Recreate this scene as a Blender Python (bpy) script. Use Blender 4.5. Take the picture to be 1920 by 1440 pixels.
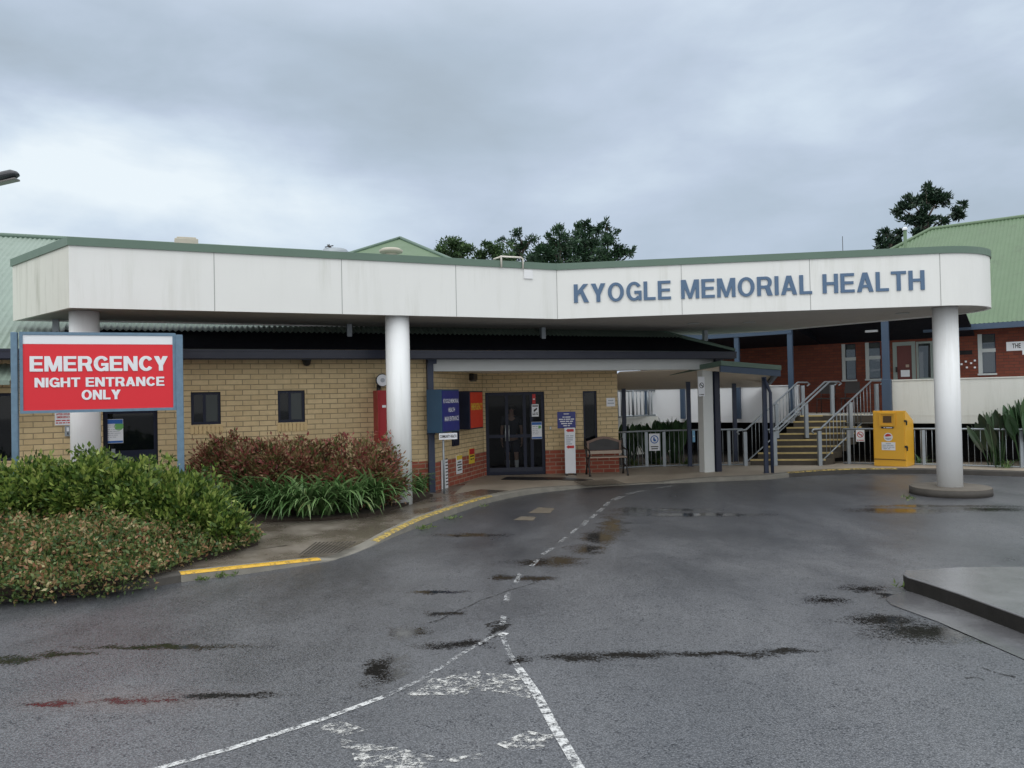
import bpy, bmesh, math, random
import numpy as np
from mathutils import Vector, Matrix

scene = bpy.context.scene
for o in list(bpy.data.objects):
    bpy.data.objects.remove(o)
COL = scene.collection

# ------------------------------------------------------------------ camera
F, H = 1442.0, 2.07                       # focal length in px of the 1920-wide photo, eye height
ROLL, PITCH = math.radians(1.2), math.atan(23 / 1442.0)
fw = Vector((0, math.cos(PITCH), math.sin(PITCH)))
_u0 = Vector((0, -math.sin(PITCH), math.cos(PITCH)))
_r0 = Vector((1, 0, 0))
rt = math.cos(ROLL) * _r0 - math.sin(ROLL) * _u0
up = math.cos(ROLL) * _u0 + math.sin(ROLL) * _r0
cam_d = bpy.data.cameras.new('camera')
cam = bpy.data.objects.new('camera', cam_d)
COL.objects.link(cam)
cam_d.sensor_width = 36.0
cam_d.lens = 36.0 * F / 1920.0
cam_d.clip_start, cam_d.clip_end = 0.1, 2000
m = Matrix((rt, up, -fw)).transposed().to_4x4()
m.translation = (0, 0, H)
cam.matrix_world = m
scene.camera = cam

# ------------------------------------------------------------------ light
scene.view_settings.view_transform = 'Standard'
scene.view_settings.look = 'None'
scene.view_settings.exposure = 0.0
scene.view_settings.gamma = 1.0
SUN_EL, SUN_AZ = math.radians(52), math.radians(205)   # azimuth clockwise from +Y: behind the camera
sun_d = bpy.data.lights.new('sun', 'SUN')
sun_d.energy = 0.5
sun_d.angle = math.radians(40)
sun_d.color = (1.0, 0.96, 0.90)
sun = bpy.data.objects.new('sun', sun_d)
COL.objects.link(sun)
_sd = Vector((math.sin(SUN_AZ) * math.cos(SUN_EL), math.cos(SUN_AZ) * math.cos(SUN_EL), math.sin(SUN_EL)))
sun.rotation_euler = _sd.to_track_quat('Z', 'Y').to_euler()

def ray(px, py):
    return fw + (px - 960) / F * rt + (720 - py) / F * up
def gz(px, py, z=0.0):
    d = ray(px, py); t = (z - H) / d.z
    return Vector((d.x * t, d.y * t, z))
def at(px, py, Y):
    d = ray(px, py); t = Y / d.y
    return Vector((d.x * t, Y, H + d.z * t))

world = bpy.data.worlds.new('World')
scene.world = world
world.use_nodes = True
wt = world.node_tree
wt.nodes.clear()
def N(t, typ, **kw):
    n = t.nodes.new(typ)
    for k, v in kw.items():
        setattr(n, k, v)
    return n
def sock(t, n, i, v):
    if hasattr(v, 'links') or isinstance(v, bpy.types.NodeSocket):
        t.links.new(v, n.inputs[i])
    else:
        n.inputs[i].default_value = v
def mth(t, op, a, b=0.0, c=None, clamp=False):
    n = N(t, 'ShaderNodeMath', operation=op); n.use_clamp = clamp
    sock(t, n, 0, a); sock(t, n, 1, b)
    if c is not None: sock(t, n, 2, c)
    return n.outputs[0]
def mixc(t, f, a, b, mode='MIX'):
    n = N(t, 'ShaderNodeMix', data_type='RGBA', blend_type=mode)
    sock(t, n, 0, f); sock(t, n, 6, a if not isinstance(a, tuple) else (*a[:3], 1)); sock(t, n, 7, b if not isinstance(b, tuple) else (*b[:3], 1))
    return n.outputs[2]
def ramp(t, f, stops, interp='LINEAR'):
    n = N(t, 'ShaderNodeValToRGB')
    cr = n.color_ramp; cr.interpolation = interp
    while len(cr.elements) < len(stops): cr.elements.new(0.5)
    for e, (p, c) in zip(cr.elements, stops):
        e.position = p
        e.color = (*c, 1) if isinstance(c, tuple) else (c, c, c, 1)
    sock(t, n, 0, f)
    return n.outputs[0]
def noise(t, vec, scale, detail=4, rough=0.55, dist=0.0):
    n = N(t, 'ShaderNodeTexNoise')
    if vec is not None: t.links.new(vec, n.inputs['Vector'])
    n.inputs['Scale'].default_value = scale; n.inputs['Detail'].default_value = detail
    n.inputs['Roughness'].default_value = rough; n.inputs['Distortion'].default_value = dist
    return n.outputs[0]
def mapping(t, vec, loc=(0, 0, 0), rot=(0, 0, 0), scale=(1, 1, 1), typ='POINT'):
    n = N(t, 'ShaderNodeMapping', vector_type=typ)
    t.links.new(vec, n.inputs[0])
    n.inputs['Location'].default_value = loc; n.inputs['Rotation'].default_value = rot; n.inputs['Scale'].default_value = scale
    return n.outputs[0]

# overcast sky: the Nishita sky shows faintly through a drifting layer of cloud
tc = N(wt, 'ShaderNodeTexCoord').outputs['Generated']
nish = N(wt, 'ShaderNodeTexSky', sky_type='NISHITA')
nish.sun_disc = False; nish.sun_elevation = SUN_EL; nish.sun_rotation = SUN_AZ
nish.air_density = 1.0; nish.dust_density = 2.0
sep = N(wt, 'ShaderNodeSeparateXYZ'); wt.links.new(tc, sep.inputs[0])
el = sep.outputs[2]
warp = mapping(wt, tc, loc=(0.35, 0.1, 0.2), rot=(0.0, math.radians(-10), 0.0), scale=(1.0, 1.0, 2.7))
n1 = noise(wt, warp, 1.9, 7, 0.5, 0.35)
n2 = noise(wt, mapping(wt, tc, loc=(3.1, 1.7, 0.4), scale=(1, 1, 2.2)), 4.2, 6, 0.55, 0.25)
cl = mth(wt, 'ADD', mth(wt, 'MULTIPLY', n1, 0.66), mth(wt, 'MULTIPLY', n2, 0.34))
def lobe(px, py, sx, sz, pw=1.0):
    d = ray(px, py).normalized()
    v = mapping(wt, tc, loc=(d.x, d.y, d.z), scale=(sx, 1.2, sz), typ='TEXTURE')
    ln = N(wt, 'ShaderNodeVectorMath', operation='LENGTH'); wt.links.new(v, ln.inputs[0])
    g = mth(wt, 'SUBTRACT', 1.0, ln.outputs['Value'], clamp=True)
    return mth(wt, 'POWER', g, pw)
br = mth(wt, 'ADD', lobe(90, 285, 0.50, 0.17, 0.7), mth(wt, 'MULTIPLY', lobe(1960, 60, 0.34, 0.24, 1.0), 0.75))
dk = mth(wt, 'ADD', lobe(500, 205, 0.42, 0.11, 0.8), mth(wt, 'MULTIPLY', lobe(20, 120, 0.3, 0.10), 0.7))
dk = mth(wt, 'ADD', dk, mth(wt, 'MULTIPLY', lobe(60, 420, 0.22, 0.07), 0.9))
t1 = mth(wt, 'ADD', mth(wt, 'MULTIPLY', mth(wt, 'SUBTRACT', cl, 0.5), 1.6), 0.42)
t1 = mth(wt, 'ADD', t1, mth(wt, 'MULTIPLY', br, mth(wt, 'MULTIPLY_ADD', cl, 1.5, -0.2)))
t1 = mth(wt, 'SUBTRACT', t1, mth(wt, 'MULTIPLY', dk, 0.33), clamp=True)
ccol = ramp(wt, t1, [(0.0, (0.40, 0.475, 0.55)), (0.3, (0.475, 0.57, 0.68)), (0.5, (0.555, 0.65, 0.785)), (0.72, (0.69, 0.80, 0.915)), (1.0, (0.88, 0.97, 1.03))])
# an overcast sky is brightest towards the zenith; unseen sides and rear are brightened to light the columns
gain = mth(wt, 'ADD', 1.0, mth(wt, 'MULTIPLY', mth(wt, 'SUBTRACT', el, 0.42, clamp=True), 2.6))
rear = mth(wt, 'MULTIPLY', mth(wt, 'MULTIPLY', mth(wt, 'SUBTRACT', 0.66, sep.outputs[1], clamp=True), 1.7, clamp=True), 0.85)
gain = mth(wt, 'ADD', gain, rear)
neut = mth(wt, 'MULTIPLY', mth(wt, 'SUBTRACT', gain, 1.0, clamp=True), 1.3, clamp=True)
ccol = mixc(wt, neut, ccol, mixc(wt, cl, (0.515, 0.535, 0.55), (0.715, 0.735, 0.75)))
cc = N(wt, 'ShaderNodeVectorMath', operation='SCALE'); wt.links.new(ccol, cc.inputs[0]); wt.links.new(gain, cc.inputs['Scale'])
bg1 = N(wt, 'ShaderNodeBackground'); wt.links.new(nish.outputs[0], bg1.inputs[0]); bg1.inputs[1].default_value = 0.06
bg2 = N(wt, 'ShaderNodeBackground'); wt.links.new(cc.outputs[0], bg2.inputs[0]); bg2.inputs[1].default_value = 1.0
mxs = N(wt, 'ShaderNodeMixShader'); mxs.inputs[0].default_value = 0.93
wt.links.new(bg1.outputs[0], mxs.inputs[1]); wt.links.new(bg2.outputs[0], mxs.inputs[2])
wo = N(wt, 'ShaderNodeOutputWorld'); wt.links.new(mxs.outputs[0], wo.inputs[0])

# ------------------------------------------------------------------ materials
def newmat(name):
    mt = bpy.data.materials.new(name); mt.use_nodes = True
    t = mt.node_tree; t.nodes.clear()
    out = N(t, 'ShaderNodeOutputMaterial')
    b = N(t, 'ShaderNodeBsdfPrincipled')
    t.links.new(b.outputs[0], out.inputs[0])
    return mt, t, b, out
def pos(t): return N(t, 'ShaderNodeNewGeometry').outputs['Position']
def bump(t, b, h, strength=0.3, dist=0.02):
    n = N(t, 'ShaderNodeBump'); n.inputs['Strength'].default_value = strength; n.inputs['Distance'].default_value = dist
    t.links.new(h, n.inputs['Height']); t.links.new(n.outputs[0], b.inputs['Normal'])
def mul(c, k): return tuple(min(1, x * k) for x in c)
def mat(name, col, rough=0.6, metal=0.0, var=0.12, vscale=2.5, bmp=0.0, bscale=60, spec=0.5, streak=None, coat=0.0):
    mt, t, b, out = newmat(name)
    p = pos(t)
    n = noise(t, p, vscale, 5, 0.6)
    c = mixc(t, n, mul(col, 1 - var), mul(col, 1 + var))
    if streak:
        s = noise(t, mapping(t, p, scale=(5, 5, 0.4)), 1.0, 6, 0.68)
        s2 = noise(t, p, 0.6, 3)
        f = mth(t, 'MULTIPLY', ramp(t, s, [(0.5, 0.0), (0.72, 1.0)]), ramp(t, s2, [(0.4, 0.15), (0.65, 1.0)]))
        c = mixc(t, mth(t, 'MULTIPLY', f, streak[1]), c, streak[0])
    t.links.new(c, b.inputs['Base Color'])
    r = mth(t, 'MULTIPLY_ADD', noise(t, p, vscale * 3, 3), 0.2, rough - 0.1, clamp=True)
    t.links.new(r, b.inputs['Roughness'])
    b.inputs['Metallic'].default_value = metal
    b.inputs['Specular IOR Level'].default_value = spec
    b.inputs['Coat Weight'].default_value = coat
    if bmp: bump(t, b, noise(t, p, bscale, 3), bmp, 0.01)
    return mt
def brick(name, c1, c2, mortar, bw=0.30, rh=0.1, ms=0.012, dirt=0.0):
    mt, t, b, out = newmat(name)
    uv = N(t, 'ShaderNodeUVMap').outputs[0]
    bt = N(t, 'ShaderNodeTexBrick'); t.links.new(uv, bt.inputs['Vector'])
    bt.inputs['Scale'].default_value = 1.0
    bt.inputs['Color1'].default_value = (*c1, 1); bt.inputs['Color2'].default_value = (*c2, 1); bt.inputs['Mortar'].default_value = (*mortar, 1)
    bt.inputs['Brick Width'].default_value = bw; bt.inputs['Row Height'].default_value = rh
    bt.inputs['Mortar Size'].default_value = ms; bt.inputs['Mortar Smooth'].default_value = 0.25; bt.inputs['Bias'].default_value = 0.0
    p = pos(t)
    v = noise(t, p, 9, 5, 0.7)
    c = mixc(t, 0.55, bt.outputs['Color'], mixc(t, v, (0.45, 0.45, 0.45), (1.2, 1.2, 1.2)), 'MULTIPLY')
    c = mixc(t, mth(t, 'MULTIPLY', ramp(t, noise(t, p, 0.8, 4), [(0.42, 0.0), (0.75, 1.0)]), 0.45), c, mul(c1, 0.6))
    t.links.new(c, b.inputs['Base Color']); b.inputs['Roughness'].default_value = 0.85
    h = mth(t, 'SUBTRACT', mth(t, 'MULTIPLY', v, 0.35), bt.outputs['Fac'])
    bump(t, b, h, 0.7, 0.012)
    return mt
def leafmat(name, stops, rough=0.45, trans=0.25, spec=0.4, ns=1.6):
    mt, t, b, out = newmat(name)
    g = N(t, 'ShaderNodeNewGeometry')
    r = mth(t, 'MULTIPLY_ADD', noise(t, g.outputs['Position'], ns, 3), 0.7, mth(t, 'MULTIPLY_ADD', g.outputs['Random Per Island'], 0.62, -0.16), clamp=True)
    c = ramp(t, r, stops)
    t.links.new(c, b.inputs['Base Color']); b.inputs['Roughness'].default_value = rough
    b.inputs['Specular IOR Level'].default_value = spec
    tr = N(t, 'ShaderNodeBsdfTranslucent'); t.links.new(c, tr.inputs[0])
    mx = N(t, 'ShaderNodeMixShader'); mx.inputs[0].default_value = trans
    t.links.new(b.outputs[0], mx.inputs[1]); t.links.new(tr.outputs[0], mx.inputs[2]); t.links.new(mx.outputs[0], out.inputs[0])
    return mt
def glass(name, tint=(0.012, 0.015, 0.02), clear=0.25, rough=0.03):
    mt, t, b, out = newmat(name)
    b.inputs['Base Color'].default_value = (*tint, 1); b.inputs['Roughness'].default_value = rough; b.inputs['Specular IOR Level'].default_value = .35
    tr = N(t, 'ShaderNodeBsdfTransparent'); tr.inputs[0].default_value = (0.8, 0.84, 0.86, 1)
    mx = N(t, 'ShaderNodeMixShader'); mx.inputs[0].default_value = clear
    t.links.new(b.outputs[0], mx.inputs[1]); t.links.new(tr.outputs[0], mx.inputs[2]); t.links.new(mx.outputs[0], out.inputs[0])
    return mt
def paintmat(name, col, wear=0.5, scale=14, rough=0.55):
    """road paint, worn through to the asphalt below"""
    mt, t, b, out = newmat(name)
    p = pos(t)
    a = noise(t, p, scale, 6, 0.7); a2 = noise(t, p, 90, 3, 0.7)
    s = mth(t, 'ADD', mth(t, 'MULTIPLY', a, 0.72), mth(t, 'MULTIPLY', a2, 0.28))
    f = ramp(t, s, [(max(0, wear - 0.05), 0.0), (min(1, wear + 0.06), 1.0)])
    b.inputs['Base Color'].default_value = (*col, 1); b.inputs['Roughness'].default_value = rough
    t.links.new(mixc(t, a, mul(col, 0.7), mul(col, 1.1)), b.inputs['Base Color'])
    tr = N(t, 'ShaderNodeBsdfTransparent')
    mx = N(t, 'ShaderNodeMixShader'); t.links.new(f, mx.inputs[0])
    t.links.new(tr.outputs[0], mx.inputs[1]); t.links.new(b.outputs[0], mx.inputs[2]); t.links.new(mx.outputs[0], out.inputs[0])
    return mt

M = {}
M['fascia'] = mat('white_fascia_sheet', (0.78, 0.79, 0.77), 0.55, var=0.04, vscale=1.2, streak=((0.46, 0.47, 0.40), 0.36))
M['fascia_dirty'] = mat('stained_fascia_sheet', (0.66, 0.66, 0.60), 0.6, var=0.06, streak=((0.30, 0.31, 0.24), 0.8))
M['joint'] = mat('joint_grey', (0.36, 0.37, 0.36), 0.8)
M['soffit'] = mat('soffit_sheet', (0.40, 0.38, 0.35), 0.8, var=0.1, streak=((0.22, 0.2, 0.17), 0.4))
M['column'] = mat('column_paint', (0.84, 0.86, 0.87), 0.5, var=0.04, bmp=0.15, bscale=35, streak=((0.5, 0.5, 0.46), 0.35))
M['green_metal'] = mat('green_steel_cap', (0.115, 0.18, 0.14), 0.5, var=0.1, vscale=1.5)
M['roof_near'] = mat('pale_green_roof_steel', (0.22, 0.285, 0.24), 0.5, var=0.14, vscale=1.0, streak=((0.10, 0.14, 0.10), 0.5))
M['roof_hall'] = mat('green_roof_steel', (0.110, 0.175, 0.098), 0.55, var=0.16, vscale=0.9, streak=((0.07, 0.09, 0.06), 0.45))
M['navy'] = mat('navy_gutter_paint', (0.008, 0.012, 0.032), 0.4, var=0.15)
M['navy_frame'] = mat('navy_window_frame', (0.010, 0.014, 0.034), 0.45, spec=.3)
M['apron'] = mat('black_navy_roof_apron', (0.005, 0.006, 0.011), 0.7, spec=.2)  # navy-black: canopy shade put into the roof colour; also the verandah roof paint
M['blue_dark'] = mat('deep_blue_pipe_paint', (0.028, 0.040, 0.078), 0.5, var=.12)
M['blue_post'] = mat('slate_blue_post_paint', (0.050, 0.082, 0.135), 0.5, var=0.14, vscale=4)
M['sign_post'] = mat('weathered_blue_post', (0.13, 0.215, 0.30), 0.6, var=0.3, vscale=14)
M['letter_blue'] = mat('slate_blue_lettering', (0.085, 0.15, 0.25), 0.5, var=0.08)
M['brick_y'] = brick('cream_brick', (0.76, 0.595, 0.345), (0.67, 0.51, 0.285), (0.33, 0.26, 0.16), ms=0.008)
M['brick_r'] = brick('red_plinth_brick', (0.40, 0.10, 0.06), (0.31, 0.075, 0.048), (0.42, 0.30, 0.22))
M['brick_h'] = brick('hall_red_brick', (0.22, 0.056, 0.030), (0.155, 0.038, 0.024), (0.09, 0.042, 0.03), 0.24, 0.086, 0.008)
M['beam'] = mat('off_white_beam_paint', (0.60, 0.62, 0.61), 0.6, var=0.06)
M['ceiling'] = mat('beige_ceiling_sheet', (0.82, 0.74, 0.62), 0.8, var=0.06)
M['glass'] = glass('dark_window_glass', (.006,.008,.010), clear=0.2)
M['glass_frost'] = mat('frosted_green_glass', (0.028, 0.038, 0.038), 0.35)
M['glass_door'] = glass('tinted_door_glass', (0.003, 0.004, 0.007), 0.62)
M['glass_hall'] = glass('grey_window_glass', (0.03, 0.036, 0.038), 0.1)
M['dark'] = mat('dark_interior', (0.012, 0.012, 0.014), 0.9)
M['white'] = mat('white_gloss_paint', (0.80, 0.81, 0.82), 0.4, var=0.03)
M['white_dull'] = mat('dull_white_render', (0.66, 0.67, 0.63), 0.75, var=0.07, vscale=1.4, bmp=0.15, bscale=30, streak=((0.36, 0.36, 0.30), 0.5))
M['parapet_far'] = mat('white_parapet_sheet', (0.78, 0.80, 0.83), 0.6, var=0.03)
M['galv'] = mat('galvanised_steel', (0.31, 0.345, 0.375), 0.45, metal=0.45, var=0.15, vscale=6)
M['red_sign'] = mat('red_sign_face', (0.72, 0.016, 0.030), 0.4, var=0.03)
M['red_box'] = mat('red_cabinet_paint', (0.34, 0.018, 0.024), 0.4, var=0.08)
M['orange_red'] = mat('bright_red_sign_face', (0.62, 0.045, 0.018), 0.4)
M['sign_white'] = mat('sign_white', (0.80, 0.82, 0.86), 0.45, var=0.03)
M['sign_blue'] = mat('royal_blue_sign_face', (0.022, 0.032, 0.22), 0.35)
M['sign_teal'] = mat('teal_sign_side', (0.03, 0.085, 0.15), 0.45)
M['cyan'] = mat('light_blue_plate', (0.22, 0.48, 0.72), 0.5)
M['poster_blue'] = mat('poster_blue', (0.02, 0.12, 0.42), 0.5)
M['poster_green'] = mat('poster_green', (0.15, 0.42, 0.12), 0.5)
M['ink'] = mat('black_ink', (0.02, 0.02, 0.022), 0.6)
M['grey_ink'] = mat('grey_print', (0.42, 0.45, 0.50), 0.6)
M['red_ink'] = mat('red_print', (0.55, 0.03, 0.03), 0.5)
M['yellow_ink'] = mat('yellow_print', (0.75, 0.55, 0.06), 0.5)
M['bin'] = mat('yellow_bin_paint', (0.80, 0.43, 0.035), 0.38, var=0.06, vscale=2)
M['bin_dark'] = mat('bin_opening_dark', (0.10, 0.055, 0.02), 0.6)
M['iron'] = mat('black_cast_iron', (0.018, 0.016, 0.016), 0.45)
M['timber'] = mat('weathered_timber', (0.20, 0.13, 0.10), 0.6, var=0.3, vscale=20)
M['timber_light'] = mat('pale_timber_slat', (0.42, 0.33, 0.26), 0.55, var=0.2, vscale=20)
M['concrete'] = mat('damp_concrete', (0.20, 0.185, 0.16), 0.5, var=0.3, vscale=2.2, bmp=0.25, bscale=45)
M['concrete_base'] = mat('old_concrete_plinth', (0.135, 0.12, 0.10), 0.8, var=0.4, vscale=5, bmp=0.4, bscale=30)
M['kerb'] = mat('kerb_concrete', (0.19, 0.18, 0.155), 0.7, var=0.4, vscale=4, bmp=0.35, bscale=40)
M['kerb_dark'] = mat('grimy_kerb_concrete', (0.055, 0.05, 0.044), 0.75, var=0.45, vscale=5, bmp=0.35, bscale=40)
M['step'] = mat('dark_step_concrete', (0.065, 0.055, 0.042), 0.75, var=0.35, vscale=5)
M['nosing'] = mat('yellow_step_nosing', (0.52, 0.40, 0.17), 0.6, var=0.35, vscale=9)
M['soil'] = mat('dark_bed_soil', (0.035, 0.025, 0.018), 0.95, var=0.4, vscale=8, bmp=0.8, bscale=25)
M['door_frame'] = mat('grey_green_door_frame', (0.26, 0.31, 0.29), 0.5)
M['hall_frame'] = mat('pale_window_frame', (0.46, 0.49, 0.49), 0.5)
M['door_red'] = mat('dark_red_door', (0.13, 0.032, 0.028), 0.5)
M['vent'] = mat('cream_vent_housing', (0.46, 0.43, 0.36), 0.6, var=0.2)
M['pvc'] = mat('cream_pipe', (0.66, 0.63, 0.56), 0.5)
M['lamp'] = mat('dark_lamp_housing', (0.03, 0.032, 0.038), 0.4)
M['lens'] = mat('lamp_lens', (0.16, 0.15, 0.14), 0.2)
M['bark'] = mat('grey_brown_bark', (0.085, 0.07, 0.055), 0.9, var=0.35, vscale=6, bmp=0.6, bscale=14)
M['chair'] = mat('dark_chair_plastic', (0.025, 0.02, 0.02), 0.5)
M['skin'] = mat('skin', (0.45, 0.27, 0.20), 0.55, var=0.05)
M['shirt'] = mat('dark_shirt_cloth', (0.03, 0.035, 0.05), 0.9)
M['shorts'] = mat('navy_shorts_cloth', (0.02, 0.025, 0.05), 0.9)
M['sock'] = mat('white_sock_knit', (0.80, 0.80, 0.80), 0.9)
M['hair'] = mat('dark_hair', (0.02, 0.015, 0.012), 0.7)
M['l_shrub'] = leafmat('shrub_leaf', [(0.0, (0.015, 0.035, 0.010)), (0.33, (0.055, 0.110, 0.022)), (0.58, (0.155, 0.235, 0.045)), (0.82, (0.33, 0.40, 0.10)), (1.0, (0.52, 0.48, 0.22))], ns=3.4)
M['l_cover'] = leafmat('ground_cover_leaf', [(0.0, (0.018, 0.040, 0.014)), (0.30, (0.070, 0.13, 0.040)), (0.56, (0.17, 0.22, 0.070)), (0.70, (0.33, 0.15, 0.085)), (0.82, (0.42, 0.36, 0.18)), (1.0, (0.75, 0.70, 0.46))], ns=4.0)
M['l_nandina'] = leafmat('red_nandina_leaf', [(0.0, (0.03, 0.05, 0.02)), (0.25, (0.13, 0.16, 0.05)), (0.40, (0.22, 0.05, 0.05)), (0.52, (0.36, 0.12, 0.10)), (0.66, (0.20, 0.20, 0.075)), (0.82, (0.44, 0.24, 0.17)), (1.0, (0.46, 0.42, 0.22))], ns=3.6)
M['l_strap'] = leafmat('agapanthus_leaf', [(0.0, (0.04, 0.09, 0.03)), (0.5, (0.10, 0.20, 0.065)), (0.82, (0.23, 0.34, 0.15)), (1.0, (0.50, 0.38, 0.15))], 0.25)
M['l_paddle'] = leafmat('paddle_leaf', [(0.0, (0.02, 0.045, 0.022)), (0.6, (0.05, 0.105, 0.045)), (1.0, (0.11, 0.18, 0.08))], 0.3, 0.15)
M['l_paddle_red'] = leafmat('purple_paddle_leaf', [(0.0, (0.022, 0.034, 0.022)), (0.6, (0.05, 0.08, 0.045)), (1.0, (0.12, 0.075, 0.07))], 0.3, 0.1)
M['l_tree'] = leafmat('tree_leaf', [(0.0, (0.010, 0.026, 0.015)), (0.5, (0.026, 0.068, 0.034)), (1.0, (0.065, 0.135, 0.055))], 0.5, 0.15)
M['l_tree2'] = leafmat('round_tree_leaf', [(0.0, (0.018, 0.040, 0.017)), (0.5, (0.045, 0.095, 0.034)), (1.0, (0.115, 0.19, 0.065))], 0.5, 0.15)
M['l_bunya'] = leafmat('bunya_leaf', [(0.0, (0.008, 0.02, 0.014)), (0.6, (0.02, 0.050, 0.028)), (1.0, (0.05, 0.095, 0.045))], 0.5, 0.1)
M['l_weed'] = leafmat('weed_leaf', [(0.0, (0.05, 0.09, 0.025)), (0.6, (0.12, 0.19, 0.05)), (1.0, (0.30, 0.33, 0.14))])
M['paint_w'] = paintmat('white_road_paint', (0.62, 0.63, 0.63), 0.475, 18)
M['paint_w_worn'] = paintmat('worn_white_road_paint', (0.60, 0.60, 0.58), 0.535, 16)
M['paint_y'] = paintmat('yellow_kerb_paint', (0.62, 0.37, 0.03), 0.42)
M['paint_y_worn'] = paintmat('worn_yellow_kerb_paint', (0.52, 0.38, 0.10), 0.475)

# ------------------------------------------------------------------ mesh builder
class MB:
    def __init__(s): s.v = []; s.f = []; s.m = []; s.uv = []; s.sm = []
    def face(s, pts, mi=0, uv=None, smooth=False):
        b = len(s.v); s.v += [tuple(p) for p in pts]; s.f.append(list(range(b, b + len(pts)))); s.m.append(mi); s.uv.append(uv); s.sm.append(smooth)
    def hexa(s, c, mi=0):
        """c: 8 corners, bottom ring 0-3 then top ring 4-7"""
        b = len(s.v); s.v += [tuple(p) for p in c]
        for q in ((3, 2, 1, 0), (4, 5, 6, 7), (0, 1, 5, 4), (1, 2, 6, 5), (2, 3, 7, 6), (3, 0, 4, 7)):
            s.f.append([b + i for i in q]); s.m.append(mi); s.uv.append(None); s.sm.append(False)
    def box(s, fr, u0, u1, v0, v1, z0, z1, mi=0):
        s.hexa([fr.p(u0, v0, z0), fr.p(u1, v0, z0), fr.p(u1, v1, z0), fr.p(u0, v1, z0), fr.p(u0, v0, z1), fr.p(u1, v0, z1), fr.p(u1, v1, z1), fr.p(u0, v1, z1)], mi)
    def obox(s, c, ax, ay, az, mi=0):
        """centre and three half-axis vectors"""
        c = Vector(c); ax, ay, az = Vector(ax), Vector(ay), Vector(az)
        s.hexa([c - ax - ay - az, c + ax - ay - az, c + ax + ay - az, c - ax + ay - az, c - ax - ay + az, c + ax - ay + az, c + ax + ay + az, c - ax + ay + az], mi)
    def prism(s, poly, z0, z1, mi=0, top=None, smooth_side=False):
        n = len(poly); b = len(s.v)
        zz0 = z0 if isinstance(z0, (list, tuple)) else [z0] * n
        zz1 = z1 if isinstance(z1, (list, tuple)) else [z1] * n
        s.v += [(p[0], p[1], zz0[i]) for i, p in enumerate(poly)] + [(p[0], p[1], zz1[i]) for i, p in enumerate(poly)]
        s.f.append(list(range(b + n - 1, b - 1, -1))); s.m.append(mi); s.uv.append(None); s.sm.append(False)
        s.f.append(list(range(b + n, b + 2 * n))); s.m.append(mi if top is None else top); s.uv.append(None); s.sm.append(False)
        for i in range(n):
            j = (i + 1) % n
            s.f.append([b + i, b + j, b + n + j, b + n + i]); s.m.append(mi); s.uv.append(None); s.sm.append(smooth_side)
    def tube(s, path, r, n=8, mi=0, cap=True):
        path = [Vector(p) for p in path]; rs = r if isinstance(r, (list, tuple)) else [r] * len(path)
        b = len(s.v); prev = None
        for i, p in enumerate(path):
            d = (path[min(i + 1, len(path) - 1)] - path[max(i - 1, 0)]).normalized()
            a = d.cross(Vector((0, 0, 1)))
            if a.length < 1e-3: a = d.cross(Vector((0, 1, 0)))
            a.normalize()
            if prev is not None:
                a2 = (prev - d * prev.dot(d))
                if a2.length > 1e-3: a = a2.normalized()
            prev = a; c = d.cross(a)
            for k in range(n):
                t = 2 * math.pi * k / n
                s.v.append(tuple(p + rs[i] * (math.cos(t) * a + math.sin(t) * c)))
        for i in range(len(path) - 1):
            for k in range(n):
                q = (k + 1) % n
                s.f.append([b + i * n + k, b + i * n + q, b + (i + 1) * n + q, b + (i + 1) * n + k]); s.m.append(mi); s.uv.append(None); s.sm.append(True)
        if cap:
            s.f.append([b + k for k in range(n - 1, -1, -1)]); s.m.append(mi); s.uv.append(None); s.sm.append(False)
            e = b + (len(path) - 1) * n
            s.f.append([e + k for k in range(n)]); s.m.append(mi); s.uv.append(None); s.sm.append(False)
    def cyl(s, c, r, z0, z1, n=32, mi=0, r1=None, top=None):
        r1 = r if r1 is None else r1; b = len(s.v)
        for (rr, z) in ((r, z0), (r1, z1)):
            for k in range(n):
                t = 2 * math.pi * k / n; s.v.append((c[0] + rr * math.cos(t), c[1] + rr * math.sin(t), z))
        for k in range(n):
            q = (k + 1) % n
            s.f.append([b + k, b + q, b + n + q, b + n + k]); s.m.append(mi); s.uv.append(None); s.sm.append(True)
        s.f.append([b + k for k in range(n - 1, -1, -1)]); s.m.append(mi); s.uv.append(None); s.sm.append(False)
        s.f.append([b + n + k for k in range(n)]); s.m.append(mi if top is None else top); s.uv.append(None); s.sm.append(False)
    def lathe(s, c, prof, n=24, mi=0):
        b = len(s.v)
        for (rr, z) in prof:
            for k in range(n):
                t = 2 * math.pi * k / n; s.v.append((c[0] + rr * math.cos(t), c[1] + rr * math.sin(t), c[2] + z))
        for i in range(len(prof) - 1):
            for k in range(n):
                q = (k + 1) % n
                s.f.append([b + i * n + k, b + i * n + q, b + (i + 1) * n + q, b + (i + 1) * n + k]); s.m.append(mi); s.uv.append(None); s.sm.append(True)
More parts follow.
